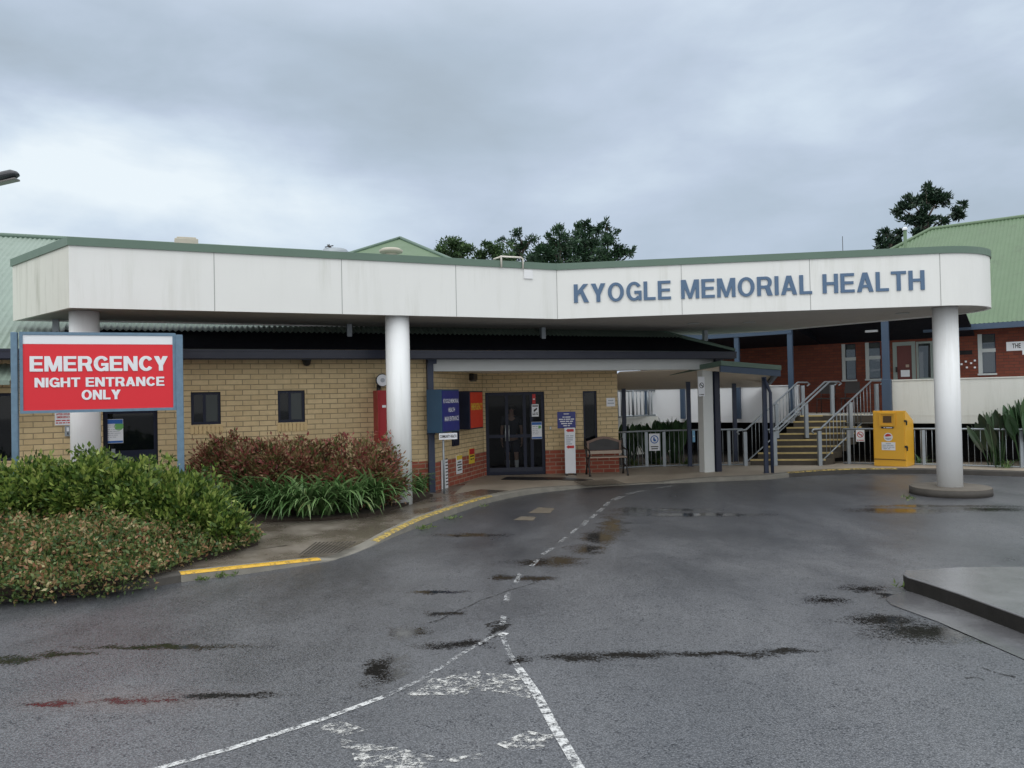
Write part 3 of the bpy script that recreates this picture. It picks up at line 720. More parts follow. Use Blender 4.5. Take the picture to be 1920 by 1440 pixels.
strip(mb, [gz(720, 1307), (gz(600, 1351)), gz(430, 1405), gz(300, 1441), gz(180, 1475)], 0.05)
strip(mb, [gz(930, 1188), gz(950, 1191)], 0.09)
strip(mb, [gz(972, 1253), gz(1005, 1300), gz(1040, 1365), gz(1085, 1440), gz(1110, 1485)], 0.065)
struct(mb.build('road_marking', M['paint_w']))
mb = MB(); strip(mb, [gz(938, 1186), gz(880, 1218), gz(790, 1275), gz(721, 1306.5)], .045); strip(mb, [gz(941, 1190), gz(955, 1225), gz(971.5, 1252)], .045); struct(mb.build('road_marking', M['paint_dash']))
mb = MB()
for q in ([(760, 1304), (810, 1272), (900, 1258), (905, 1275), (875, 1302)], [(870, 1292), (935, 1266), (985, 1283), (1002, 1312), (940, 1298)], [(905, 1262), (975, 1265), (985, 1276), (930, 1272)],
          [(660, 1412), (740, 1400), (815, 1418), (800, 1440), (720, 1470), (680, 1470)], [(930, 1395), (990, 1370), (1040, 1378), (1020, 1402), (960, 1408)], [(590, 1362), (640, 1352), (690, 1368), (640, 1380)], [(640, 1385), (720, 1400), (690, 1412), (640, 1400)], [(820, 1425), (900, 1412), (910, 1420), (830, 1432)]):
    mb.face([gz(a, b, .004) for a, b in q[::-1]])
struct(mb.build('road_marking', M['paint_w_worn']))
mb = MB()
for q in ([(990, 962), (1010, 951), (1040, 953), (1032, 962)], [(962, 975), (978, 968), (1005, 969), (1000, 976)]):
    mb.face([gz(a, b, .004) for a, b in q[::-1]])
struct(mb.build('road_patch', M['patch']))
mb = MB(); strip(mb, [gz(1003, 1093), gz(985, 1099), gz(955, 1107), gz(930, 1117), gz(903, 1125), gz(880, 1137), gz(850, 1149), gz(826, 1162), gz(795, 1171)], .016); strip(mb, [gz(1840, 1252), gz(1870, 1263), gz(1905, 1270)], .02); strip(mb, [gz(1810, 1272), gz(1830, 1270), gz(1845, 1275)], .02)
M['crack'] = paintmat('dark_road_crack', (0.008, 0.008, 0.008), 0.49, 26); struct(mb.build('road_crack', M['crack']))
# ---- raised concrete island at the right with its gutter apron
isl_b = [(1697, 1096), (1694, 1103), (1702, 1109), (1730, 1118), (1800, 1143), (1920, 1190), (2100, 1262), (2400, 1385)]
front = [gz(a, b) for a, b in isl_b]
back = [gz(a, b, .15) for a, b in [(2500, 1075), (1920, 1062), (1800, 1063), (1722, 1068)]]
poly = [(q.x, q.y) for q in front] + [(q.x, q.y) for q in back]
mb = MB(); mb.prism(poly, -0.01, 0.15, 1, 0)
isl = mb.build('concrete_island', [M['island'], M['island_face']], bevel=0.012); struct(isl)
mb = MB(); ap = [gz(a, b, .006) for a, b in [(1700, 1108), (1668, 1117), (1661, 1124), (1672, 1134), (1760, 1166), (1920, 1236), (2200, 1365), (2400, 1480), (2500, 1385), (2100, 1255), (1920, 1186), (1800, 1140), (1730, 1116)]]
mb.face(ap[::-1]); struct(mb.build('gutter_apron', M['apron_c']))

# ================================================================== MAIN BUILDING (cream brick)
B = Fr(-1.71, 16.19, 23)
bld = thing('brick_building', 'long cream brick hospital building with green steel roof and a recessed glass entrance', 'building', B.p(0, 0, 0))
WZ = 2.98
r_w1 = B.rect(358, 735, 414, 796); r_w2 = B.rect(521, 732, 572, 792); r_door = B.rect(193, 768, 296, 884); r_w0 = B.rect(-160, 738, 26, 868)
r_door = (r_door[0], r_door[1], 0.1, r_door[3])
mb = MB()
redtop = B.uz(790, 865)[1]
hs = [r_w0, r_w1, r_w2, r_door]
LU = -18.0
# cream brick above the red plinth near the corner; the far-left walling stays cream to the ground
mb.wall(B, 0, LU, -1.9, 0.0, WZ, hs, 0.11)
mb.wall(B, 0, -1.9, 0, redtop, WZ, hs, 0.11)
# recessed entrance walls: splayed side wall and the frontal back wall
S0 = B.p(0, 0, 0); S1 = Vector((-0.74, 19.15, 0)); sd = S1 - S0
SF = Fr(S0.x, S0.y, math.degrees(math.atan2(sd.y, sd.x))); SL = sd.length
BK = Fr(-0.74, 19.25, 2.5); BL = 3.40
r_main = BK.rect(909, 735, 1022, 889); r_main = (0.06, r_main[1], 0.1, r_main[3]); r_slit = BK.rect(1094, 733, 1120, 862)
r_vent = SF.rect(849, 806, 860, 835)
srt = 0.70
mb.wall(SF, 0, 0, SL, srt, 2.9, [], 0.1, uo=0.13)
mb.wall(BK, 0, 0, BL, srt, 2.9, [r_main, r_slit], 0.13, uo=0.05)
RT = Fr(*BK.p(BL, 0, 0).xy, 92.5)
mb.wall(RT, 0, 0, 4.5, srt, 2.9, [], 0.1)
mb.build('wall', M['brick_y'], bld)
mb = MB()
mb.wall(B, 0.0, -1.9, 0, 0.0, redtop, [], 0.1); mb.wall(SF, 0, 0, SL, 0, srt, [], 0.1)
mb.wall(BK, 0, 0, BL, 0, srt, [r_main], 0.13); mb.wall(RT, 0, 0, 4.5, 0, srt, [], 0.1)
mb.build('plinth_wall', M['brick_r'], bld)
# sloping soldier-brick sills
for r in (r_w1, r_w2):
    mb = MB(); nb = 8; w = (r[1] - r[0] + 0.06) / nb
    for i in range(nb):
        a = r[0] - 0.02 + i * w
        mb.box(B, a + 0.006, a + w - 0.006, -0.02, 0.1, r[2] - 0.17, r[2] - 0.012)
    M.setdefault('sill', mat('cream_sill_brick', (0.64, 0.48, 0.25), 0.85, var=0.15, vscale=12))
    mb.build('window_sill', M['sill'], bld)
def sash(fr, r, v, fw_, parent, frame_m, glass_m, mull=(0.5,), trans=(), name='window'):
    mb = MB(); u0, u1, z0, z1 = r
    mb.box(fr, u0, u0 + fw_, v, v + .06, z0, z1); mb.box(fr, u1 - fw_, u1, v, v + .06, z0, z1)
    mb.box(fr, u0 + fw_, u1 - fw_, v, v + .06, z0, z0 + fw_); mb.box(fr, u0 + fw_, u1 - fw_, v, v + .06, z1 - fw_, z1)
    for q in mull:
        c = u0 + (u1 - u0) * q; mb.box(fr, c - fw_ * .5, c + fw_ * .5, v + .01, v + .05, z0 + fw_, z1 - fw_)
    for q in trans:
        c = z0 + (z1 - z0) * q; mb.box(fr, u0 + fw_, u1 - fw_, v + .004, v + .056, c - fw_ * .5, c + fw_ * .5)
    w = mb.build(name, frame_m, parent)
    mb = MB(); mb.face([fr.p(u0 + .01, v + .035, z0 + .01), fr.p(u1 - .01, v + .035, z0 + .01), fr.p(u1 - .01, v + .035, z1 - .01), fr.p(u0 + .01, v + .035, z1 - .01)])
    mb.build('pane', glass_m, w)
    return w
for r, mu in ((r_w0, (0.3, 0.65)), (r_w1, (0.45,)), (r_w2, (0.45,))):
    w = sash(B, r, 0.05, 0.05, bld, M['navy_frame'], M['glass'], mu)
    if r is not r_w0:
        mb = MB(); a_ = r[0] + (r[1] - r[0]) * .47; mb.box(B, a_, r[1] - .055, .07, .08, r[2] + .055, r[3] - .055); mb.build('frosted_pane', M['glass_frost'], w)
    mb = MB(); mb.box(B, r[0] - .3, r[1] + .3, 0.9, 0.95, r[2] - .3, r[3] + .2); mb.build('blind', M['dark'], w)  # dark board behind the glass stands for the unlit room
# night-entrance door on the left wall
d = sash(B, r_door, 0.06, 0.07, bld, M['navy_frame'], M['glass'], (), ((B.uz(245, 862)[1] - .1) / (r_door[3] - .1),), 'entrance_door')
mb = MB(); zr = B.uz(245, 851)[1]; mb.box(B, r_door[0] + .07, r_door[1] - .07, .065, .11, zr - .12, zr + .06); mb.build('mid_rail', M['navy_frame'], d)
mb = MB(); hu = r_door[0] + .16; mb.box(B, hu - .03, hu + .03, .045, .064, zr - .06, zr + .1); mb.tube([B.p(hu, .04, zr), B.p(hu, -.02, zr), B.p(hu + .14, -.02, zr)], .012); mb.build('handle', M['galv'], d)
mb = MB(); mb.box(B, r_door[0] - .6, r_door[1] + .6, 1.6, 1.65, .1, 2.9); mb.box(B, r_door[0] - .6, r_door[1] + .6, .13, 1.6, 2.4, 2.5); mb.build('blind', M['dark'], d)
# main double door
d = sash(BK, r_main, 0.05, 0.08, bld, M['navy_frame'], M['glass_door'], (0.36, 0.66, 0.78), ((BK.uz(960, 818)[1] - .1) / (r_main[3] - .1),), 'glass_door')
mb = MB(); mb.box(BK, r_main[0] + .08, r_main[1] - .08, .055, .105, .1, .28); mb.build('kick_rail', M['navy'], d)
mb = MB()
for q in (0.33, 0.39): mb.tube([BK.p(r_main[0] + (r_main[1] - r_main[0]) * q, .0, .95), BK.p(r_main[0] + (r_main[1] - r_main[0]) * q, .0, 1.35)], .014)
mb.build('handle', M['galv'], d)
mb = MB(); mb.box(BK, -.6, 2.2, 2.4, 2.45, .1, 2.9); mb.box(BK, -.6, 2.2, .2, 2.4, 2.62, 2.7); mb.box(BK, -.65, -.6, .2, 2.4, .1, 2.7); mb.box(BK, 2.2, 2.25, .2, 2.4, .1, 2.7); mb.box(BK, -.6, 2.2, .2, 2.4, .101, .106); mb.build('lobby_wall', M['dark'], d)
w = sash(BK, r_slit, 0.05, 0.045, bld, M['navy_frame'], M['glass'], ())
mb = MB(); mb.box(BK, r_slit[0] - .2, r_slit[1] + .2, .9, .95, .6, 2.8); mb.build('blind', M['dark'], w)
# eaves, roof, gutter
EV = -0.52; gz0 = B.uz(500, 672, EV)[1]; gz1 = gz0 + 0.155
UE = B.uz(1378, 664, EV)[0]
RZ0, RV = gz1 + 0.01, 7.2
SLOPE = (6.37 - RZ0) / (RV - EV)
def corrugated(mb, P, u0, u1, v0, vmax, zf, pitch, amp, smooth=True):
    n = int((u1 - u0) / pitch * 4); prev = None; b = len(mb.v)
    for i in range(n + 1):
        u = u0 + (u1 - u0) * i / n; h = amp * math.cos(2 * math.pi * (u - u0) / pitch); vm = max(vmax(u), v0 + .01)
        mb.v += [tuple(P(u, v0, zf(v0) + h)), tuple(P(u, vm, zf(vm) + h))]
        if prev is not None:
            q = b + 2 * i
            mb.f.append([q - 2, q, q + 1, q - 1]); mb.m.append(0); mb.uv.append(None); mb.sm.append(smooth)
        prev = i
zf = lambda v: RZ0 + (v - EV) * SLOPE
mb = MB(); UA = B.uz(108, 640, EV)[0]; AV = 0.30
corrugated(mb, B.p, LU, UA, EV - .05, lambda u: min(RV, EV + (UE - u)), zf, 0.105, 0.016)
corrugated(mb, B.p, UA, UE - (AV - EV), AV, lambda u: min(RV, EV + (UE - u)), lambda v: zf(v) + .05, 0.105, 0.02, False)  # pale sheets cut short where the canopy's shade begins
# hip end and the far slope
ap = MB(); ap.face([B.p(UA, EV - .05, RZ0 + .005), B.p(UE, EV - .05, RZ0 + .005), B.p(UE - (AV + .2 - EV), AV + .2, zf(AV + .2) + .004), B.p(UA, AV + .2, zf(AV + .2) + .004)])  # lower roof as a black sheet: the canopy's shade built as a part
a, b_, c = B.p(UE, EV, RZ0), B.p(UE - (RV - EV), RV, zf(RV)), B.p(UE, 2 * RV - EV, RZ0)
mb.face([a, c, b_]); mb.face([B.p(LU, RV, zf(RV)), b_, c, B.p(LU, 2 * RV - EV, RZ0)])
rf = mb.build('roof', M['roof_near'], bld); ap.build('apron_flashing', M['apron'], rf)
mb = MB(); mb.tube([B.p(LU, RV, zf(RV) + .02), B.p(UE - (RV - EV), RV, zf(RV) + .02), B.p(UE, EV, RZ0 + .03)], [.07, .07, .05], 8); mb.build('ridge_cap', M['green_metal'], rf)
mb = MB(); mb.box(B, LU, UE, EV - .06, EV + .06, gz0, gz1); mb.box(B, LU, UE, EV - .075, EV - .055, gz1 - .03, gz1 + .006); mb.box(B, UE - .06, UE + .06, EV + .06, 2.4, gz0, gz1); mb.build('gutter', M['navy'], bld)
mb = MB(); mb.box(B, LU, UE, EV + .06, -.002, gz1 - .05, gz1 - .03); mb.box(B, LU, UE - .05, EV + .065, EV + .085, gz0 - .02, gz1 - .05); mb.build('eave_lining', M['navy'], bld)
# entrance beam, ceiling and square end pillar
UB = B.uz(1343, 685)[0]; bz0, bz1 = B.uz(830, 696)[1], B.uz(830, 672)[1]
mb = MB(); mb.box(B, .06, UB, -.02, .22, bz0, bz1); mb.build('beam', M['beam'], bld)
pu0, pu1 = B.uz(1319, 780, -.0)[0], B.uz(1338, 780, -.0)[0]
mb = MB(); mb.box(B, pu0, pu1, 0.0, .22, .09, bz0); mb.build('pillar', M['beam'], bld, bevel=.01)
cz = bz0 + .02
mb = MB(); mb.prism([B.p(.02, .2, 0).xy, B.p(UB, .2, 0).xy, BK.p(BL + .01, -.1, 0).xy, BK.p(0, .1, 0).xy], cz, cz + .05)
mb.build('ceiling', M['ceiling'], bld)
mb = MB(); e1_, e2_, e3_, e4_ = Vector((2.70, 19.2, cz - .05)), B.p(UB - .02, .22, cz - .012), at(1447, 725, 22.9), at(1120, 733, 22.9)
mb.hexa([e1_, e2_, e3_, e4_, e1_ + UPZ * .03, e2_ + UPZ * .04, e3_ + UPZ * .04, e4_ + UPZ * .04]); mb.build('ceiling', M['ceiling'], bld)
# downpipes
def downpipe(x, ytop, w, v=-.1):
    u, z = B.uz(x, ytop, v)
    mb = MB(); mb.box(B, u - w / 2, u + w / 2, v, v + .09, .1, bz1 - .12); mb.box(B, u - w / 2, u + w / 2 + .06, v - .05, v + .1, bz1 - .12, gz0 + .06)
    mb.box(B, u - w / 2 - .015, u + w / 2 + .015, v + .005, v + .098, 1.3, 1.34); mb.build('downpipe', M['blue_dark'] if x < 900 else M['navy'], bld)
downpipe(809, 800, .13); downpipe(1347, 800, .15, -.05)
# awning over the far-left window
mb = MB(); u1 = B.uz(24, 700, -.5)[0]; za = B.uz(10, 716, -.7)[1]; zb = B.uz(10, 682, 0)[1]
corrugated(mb, B.p, u1 - 4.5, u1, -.75, lambda u: 0.0, lambda v: za + (v + .75) / .75 * (zb - za), .105, .012)
mb.box(B, u1 - 4.5, u1, -.77, -.74, za - .05, za + .02); mb.build('awning', M['roof_near'], bld)
# roof fittings seen over the canopy edge
def on_roof(px, py, Y): return at(px, py, Y)
q = at(349, 452, 17.5); mb = MB(); mb.obox((q.x, q.y, q.z - .16), (.23, .09, 0), (-.1, .22, 0), (0, 0, .18)); mb.obox((q.x, q.y, q.z + .04), (.19, .075, 0), (-.08, .17, 0), (0, 0, .022)); mb.build('roof_vent', M['vent'], rf, bevel=.02)

# ================================================================== COVERED WALKWAY (right of the entrance)
wk = thing('covered_walkway', 'low covered walkway roof with green edge on slate blue posts beside the entrance pillar', 'walkway', gz(1440, 887, .1))
fa, fb = at(1352, 676, 18.1), at(1465, 685, 18.5); ba, bb = at(1150, 716, 22.6), at(1445, 707, 22.6)
def slab(a, b, c, d, th): return [a - UPZ * th, b - UPZ * th, c - UPZ * th, d - UPZ * th, a, b, c, d]
mb = MB(); mb.hexa(slab(fa, fb, bb, ba, .11)); mb.build('roof', M['green_metal'], wk)
mb = MB(); e = Vector((0, .06, 0)); dn = UPZ * .113
mb.hexa(slab(fa - dn + e, fb - dn + e, fb - dn + e + Vector((0, .12, 0)), fa - dn + e + Vector((0, .12, 0)), .15))
mb.hexa(slab(fb - dn + e + Vector((-.1, .121, 0)), fb - dn + e + Vector((0, .121, 0)), bb - dn, bb - dn - Vector((.1, 0, 0)), .12)); mb.build('edge_beam', M['blue_post'], wk)
mb = MB(); dn2 = UPZ * .12; mb.hexa(slab(fa - dn2 + Vector((.02, .19, 0)), fb - dn2 + Vector((-.12, .19, 0)), bb - dn2 - Vector((.12, .0, 0)), ba - dn2, .02)); mb.build('ceiling', M['ceiling'], wk)
def wpost(px, pyb, Y, ztop, w=.055, parent=wk, m='blue_dark', zb=.1):
    q = at(px, pyb, Y); mb = MB(); mb.box(W0, q.x - w, q.x + w, Y - w, Y + w, zb, ztop); mb.box(W0, q.x - w * 1.5, q.x + w * 1.5, Y - w * 1.5, Y + w * 1.5, zb, zb + .012)
    mb.build('post', M[m], parent)
q = fb.z - .27
wpost(1437, 887, 18.45, q, .045); wpost(1294, 880, 20.6, 2.36, .05); wpost(1172, 860, 21.6, 2.22, .055); wpost(1378, 800, 21.8, 2.3, .05)
mb = MB(); z = fb.z - .3; p = at(1439, 887, 18.38); mb.tube([(p.x + .10, p.y - .06, .12), (p.x + .10, p.y - .06, z - .35), (p.x + .02, p.y - .02, z - .12), (p.x - .02, p.y + .05, z)], .04); mb.build('downpipe', M['blue_dark'], wk)

# ================================================================== ENTRANCE CANOPY
SZ0, SZ1, CZ = 3.6, 4.585, 4.71
A, K, S = Vector((-6.9, 12.01)), Vector((0.94, 15.39)), Vector((8.07, 14.39))
hd = (S - K).normalized(); nr = Vector((-hd.y, hd.x)); RAD = 1.35; cc_ = S + nr * RAD
a0 = math.atan2(-nr.y, -nr.x); arc = []
for i in range(1, 25):
    a = a0 + math.radians(136) * i / 24; arc.append(cc_ + Vector((math.cos(a), math.sin(a))) * RAD)
LB = Vector((-8.89, 13.72))
rear = [Vector((6.65, 19.87)), Vector((5.15, 20.52)), Vector((2.6, 19.35)), Vector((0.54, 18.34)), Vector((-6.67, 14.61))]
outline = [A, K, S] + arc + rear + [LB]
can = thing('entrance_canopy', 'big white bent canopy with green edge and blue hospital name lettering on round columns', 'canopy', (0.94, 15.39, 0))
def inset(poly, dd):
    n = len(poly); out = []
    for i, p in enumerate(poly):
        a, b = poly[i - 1], poly[(i + 1) % n]
        d1, d2 = (p - a).normalized(), (b - p).normalized(); n1, n2 = Vector((-d1.y, d1.x)), Vector((-d2.y, d2.x))
        mv = n1 + n2; mv = mv / max(0.25, mv.dot(n1)) if mv.length > 1e-6 else n1
        out.append(p + mv * dd)
    return out
mb = MB(); inn = inset(outline, .06); n = len(outline)
for i in range(n):
    j = (i + 1) % n; a, b = outline[i], outline[j]; c, d = inn[j], inn[i]
    curved = 2 <= i < 26
    mi = 1 if i == n - 1 else 0
    mb.face([(a.x, a.y, SZ0), (b.x, b.y, SZ0), (b.x, b.y, SZ1), (a.x, a.y, SZ1)], mi)
    mb.face([(b.x, b.y, SZ0), (a.x, a.y, SZ0), (d.x, d.y, SZ0), (c.x, c.y, SZ0)], mi)
    mb.face([(d.x, d.y, SZ0), (d.x, d.y, SZ1), (c.x, c.y, SZ1), (c.x, c.y, SZ0)], mi)
def on_line(px, py, P, d):
    r = ray(px, py); nn = Vector((-d.y, d.x)); t = P.dot(nn) / (r.x * nn.x + r.y * nn.y); return Vector((r.x * t, r.y * t))
dl = (K - A).normalized()
for x in (402, 641, 855, 1278, 1519):
    P, d = (A, dl) if x < 1045 else (K, hd)
    q = on_line(x, 540, P, d); o3 = Vector((d.y, -d.x)) * .003
    mb.obox((*(q + o3 * .0), (SZ0 + SZ1) / 2), (*(d * .006), 0), (*o3, 0), (0, 0, (SZ1 - SZ0) / 2 - .002), 2)
for q in (K, S): mb.obox((q.x, q.y, (SZ0 + SZ1) / 2), (.006, 0, 0), (0, .004, 0), (0, 0, (SZ1 - SZ0) / 2 - .002), 2)
mb.build('fascia', [M['fascia'], M['fascia_dirty'], M['joint']], can)
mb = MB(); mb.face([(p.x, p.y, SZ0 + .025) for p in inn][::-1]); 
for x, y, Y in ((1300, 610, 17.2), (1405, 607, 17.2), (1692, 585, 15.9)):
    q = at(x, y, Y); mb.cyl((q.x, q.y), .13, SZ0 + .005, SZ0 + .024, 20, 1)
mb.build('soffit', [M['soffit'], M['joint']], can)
mb = MB(); ou = inset(outline, -.025); ins2 = inset(outline, .12)
for i in range(n):
    j = (i + 1) % n; a, b, c, d = ou[i], ou[j], ins2[j], ins2[i]
    mb.face([(a.x, a.y, SZ1 - .005), (b.x, b.y, SZ1 - .005), (b.x, b.y, CZ), (a.x, a.y, CZ)]); mb.face([(a.x, a.y, CZ), (b.x, b.y, CZ), (c.x, c.y, CZ), (d.x, d.y, CZ)])
    mb.face([(b.x, b.y, SZ1 - .005), (a.x, a.y, SZ1 - .005), (outline[i].x, outline[i].y, SZ1 - .005), (outline[j].x, outline[j].y, SZ1 - .005)])
    mb.face([(d.x, d.y, SZ1), (d.x, d.y, CZ), (c.x, c.y, CZ), (c.x, c.y, SZ1)][::-1])
mb.build('edge_cap', M['green_metal'], can)
mb = MB(); mb.face([(p.x, p.y, SZ1 + .04) for p in ins2]); mb.build('roof_deck', M['roof_near'], can)
cols = [(at(158, 600, 12.75), .1), (at(746.5, 700, 14.42), .1), (at(1775, 700, 14.97), .14)]
for q, zb in cols:
    mb = MB(); mb.cyl((q.x, q.y), .225, zb, SZ0 + .02, 40)
    c = mb.build('column', M['column'], can)
q = cols[2][0]; mb = MB()
mb.cyl((q.x, q.y), .715, -.01, .13, 56, 0, .71); mb.cyl((q.x, q.y), .71, .13, .148, 56, 1, .69); mb.build('column_base', [M['kerb_dark'], M['concrete_base']], can)
for x, yb, v in ((105, 622, .35), (655, 632, .25), (1018, 636, .25), (1322, 640, .25)):
    u, z = B.uz(x, yb, v); mb = MB(); mb.box(B, u - .05, u + .05, v - .05, v + .05, zf(v) - .02, SZ0 + .02); mb.build('support_post', M['galv'], can)
# lettering: cap line follows the fascia
q0, q1 = on_line(1076, 550, K, hd), on_line(1733, 525, K, hd)
def z_at(q, py, px):
    r = ray(px, py); t = q.y / r.y; return H + r.z * t
zb = (z_at(q0, 568.5, 1076) + z_at(q1, 542.5, 1733)) / 2; zt = (z_at(q0, 534, 1076) + z_at(q1, 506, 1733)) / 2
mb = MB(); letters(mb, 'KYOGLE MEMORIAL HEALTH', (q0.x, q0.y, zb), (hd.x, hd.y, 0), UPZ, (hd.y, -hd.x, 0), (q1 - q0).length, zt - zb, .02, .125, .42)
mb.build('lettering', M['letter_blue'], can)
# small fittings on the canopy edge
q = on_line(958, 495, A, dl); nn_ = Vector((dl.y, -dl.x))
def cp(t, o, z): p = q + dl * t + nn_ * o; return (p.x, p.y, z)
mb = MB()
mb.tube([cp(-.22, .04, SZ1 - .02), cp(-.22, .04, CZ + .05), cp(-.24, .04, CZ + .075), cp(.2, .04, CZ + .075), cp(.24, .04, CZ + .05), cp(.24, .04, SZ1 - .02)], .018); mb.tube([cp(-.22, .04, CZ + .07), cp(-.32, -.1, CZ + .04)], .018)
mb.build('conduit_loop', M['pvc'], can)
u = .36; mb = MB(); mb.obox(cp(u, .012, SZ1 - .12), (*(dl * .095), 0), (*(nn_ * .012), 0), (0, 0, .085)); mb.build('junction_box', M['white'], can)
# turbine cap and vents standing on the canopy deck
def deck(px, Y): p = at(px, 480, Y); return (p.x, p.y)
c_ = at(733, 463, 16.4); mb = MB(); mb.lathe((c_.x, c_.y, SZ1 + .04), [(.12, 0), (.12, c_.z - SZ1 - .18)], 16); mb.lathe((c_.x, c_.y, c_.z - .14), [(.12, 0), (.24, .015), (.255, .06), (.19, .10), (.05, .12), (0, .12)], 24); mb.build('turbine_vent', M['vent'], can)
c_ = at(628, 466.5, 16.6); mb = MB(); mb.lathe((c_.x, c_.y, SZ1 + .04), [(.3, 0), (.3, c_.z - SZ1 - .12), (.25, c_.z - SZ1 - .06), (0, c_.z - SZ1 - .04)], 24); mb.build('roof_vent', M['galv'], can)
c_ = at(617, 458, 16.4); mb = MB(); mb.tube([(c_.x, c_.y, SZ1), tuple(c_)], .014); mb.tube([(c_.x - .09, c_.y, c_.z - .06), (c_.x + .09, c_.y, c_.z - .03)], .012); mb.tube([(c_.x - .04, c_.y, c_.z - .01), (c_.x + .05, c_.y, c_.z - .08)], .012); mb.build('aerial', M['iron'], can)

# ================================================================== RED BRICK HALL ON THE RIGHT
HF = Fr(8.3, 22.5, -38)
hall = thing('brick_hall', 'raised red brick hall with steep green roof, open verandah and white parapet at the right', 'building', HF.p(0, 2.6, 0))
HV, FL = 2.6, 1.344
HL, HR = -6.5, 14.0
h1, h2, h3 = HF.rect(1579, 645, 1605, 712, HV), HF.rect(1623, 642, 1651, 710, HV), HF.rect(1834, 626, 1867, 700, HV)
hd_ = HF.rect(1674, 641, 1717, 714, HV); hd_ = (hd_[0], hd_[1], FL, hd_[3])
hn = HF.rect(1718, 640, 1752, 712, HV)
mb = MB(); mb.wall(HF, HV, HL, HR, 1.13, 3.95, [h1, h2, h3, hd_, hn], .1)
mb.wall(Fr(*HF.p(HL, HV, 0).xy, 142 - 90), 0, 0, 9, 0, 4.3, [], .1)
mb.build('wall', M['brick_h'], hall)
mb = MB(); mb.box(HF, HL, HR, HV, HV + .2, 0, 1.125); mb.build('foundation_wall', M['dark'], hall)  # the undercroft's shade put into the colour of this lower wall
def hall_window(r):
    w = sash(HF, (r[0], r[1], r[2], r[3]), HV + .02, .022, hall, M['navy_frame'], M['glass_hall'], (), ())
    zt = r[2] + (r[3] - r[2]) * .58
    mb = MB(); mb.box(HF, r[0] - .0, r[0] + (r[1] - r[0]) * .24, HV - .02, HV + .019, r[2], r[3]); mb.box(HF, r[0] + (r[1] - r[0]) * .245, r[1], HV - .01, HV + .019, zt - .05, zt + .05); mb.box(HF, r[0] - .02, r[1] + .02, HV - .06, HV + .02, r[2] - .05, r[2] - .002); mb.build('frame', M['hall_frame'], w)
for r in (h1, h2, h3): hall_window(r)
d = sash(HF, hd_, HV + .01, .11, hall, M['door_frame'], M['door_red'], (), (), 'verandah_door')
uu, zz = HF.uz(1696, 702, HV); mb = MB(); mb.box(HF, uu - .1, uu + .14, HV + .0, HV + .015, zz - .07, zz + .13); mb.build('notice', M['sign_white'], d)
uu, zz = HF.uz(1701, 686, HV); mb = MB(); mb.box(HF, uu - .04, uu + .05, HV + .0, HV + .015, zz - .04, zz + .04); mb.build('notice', M['timber_light'], d)
uu, zz = HF.uz(1681, 693, HV); mb = MB(); mb.box(HF, uu - .02, uu + .02, HV - .04, HV + .01, zz - .08, zz + .08); mb.build('handle', M['iron'], d)
sash(HF, hn, HV + .01, .06, hall, M['door_frame'], M['glass_hall'], (.85,), ())
# floor slab, parapets, posts, beam
mb = MB(); mb.box(HF, HL, HR, -.08, HV - .005, 1.12, FL); mb.build('floor_slab', M['white_dull'], hall)
def parap(x0, x1, z1, m, un=None):
    a = HF.uz(x0, 740, -.1)[0]; b = HF.uz(x1, 740, -.1)[0] if un is None else un
    mb = MB(); mb.box(HF, a, b, -.16, 0.0, 1.13, z1); mb.box(HF, a - .01, b + .01, -.18, .02, z1, z1 + .03); mb.box(HF, a, b, -.166, -.16, 1.33, 1.345)
    mb.build('parapet', m, hall)
parap(1150, 1497, 2.20, M['parapet_far']); parap(1674, 0, 2.27, M['white_dull'], HR)
for x, zb in ((1212, 1.2), (1280, 1.24), (1384, 1.24), (1484, 1.344), (1663, 1.42)):
    u, _ = HF.uz(x, 740, -.24); w = .07 if x < 1600 else .09
    mb = MB(); mb.box(HF, u - w, u + w, -.30, -.185, zb, 3.72 if x < 1600 else 4.5)
    if x == 1663: mb.box(HF, u - .11, u + .12, -.33, -.185, zb - .0, zb + .9)
    mb.build('verandah_post', M['blue_post'], hall, bevel=.012)
ue = HF.uz(1800, 600, 0)[0]
up_ = HF.uz(1487, 700, -.24)[0]
mb = MB(); mb.box(HF, HL, up_, -.32, -.17, 3.72, 3.92); mb.build('verandah_beam', M['blue_post'], hall)
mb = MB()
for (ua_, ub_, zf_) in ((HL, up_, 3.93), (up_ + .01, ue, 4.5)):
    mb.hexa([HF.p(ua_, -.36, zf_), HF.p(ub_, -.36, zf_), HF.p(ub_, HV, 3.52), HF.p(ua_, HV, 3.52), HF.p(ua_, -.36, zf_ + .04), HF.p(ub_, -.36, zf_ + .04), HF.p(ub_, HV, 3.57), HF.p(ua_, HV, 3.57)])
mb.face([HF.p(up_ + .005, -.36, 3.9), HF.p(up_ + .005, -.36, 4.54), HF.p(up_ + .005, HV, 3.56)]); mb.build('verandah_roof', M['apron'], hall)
HEV, HEZ, HRV, HSL = 2.05, 3.82, 7.6, .80
zh = lambda v: HEZ + (v - HEV) * HSL
ur = HF.uz(1745, 432, HRV)[0]
zr_ = HF.uz(1745, 430, HRV)[1]; HSL = (zr_ - HEZ) / (HRV - HEV)
ul = ur - (HRV - HEV)
mb = MB(); corrugated(mb, HF.p, ul, HR, HEV, lambda u: min(HRV, HEV + max(.02, u - ul)), zh, .11, .016)
a, b_, c = HF.p(ul, HEV, HEZ), HF.p(ur, HRV, zh(HRV)), HF.p(ul, 2 * HRV - HEV, HEZ)
mb.face([a, b_, c]); mb.face([b_, HF.p(HR, HRV, zh(HRV)), HF.p(HR, 2 * HRV - HEV, HEZ), c])
rf2 = mb.build('roof', M['roof_hall'], hall)
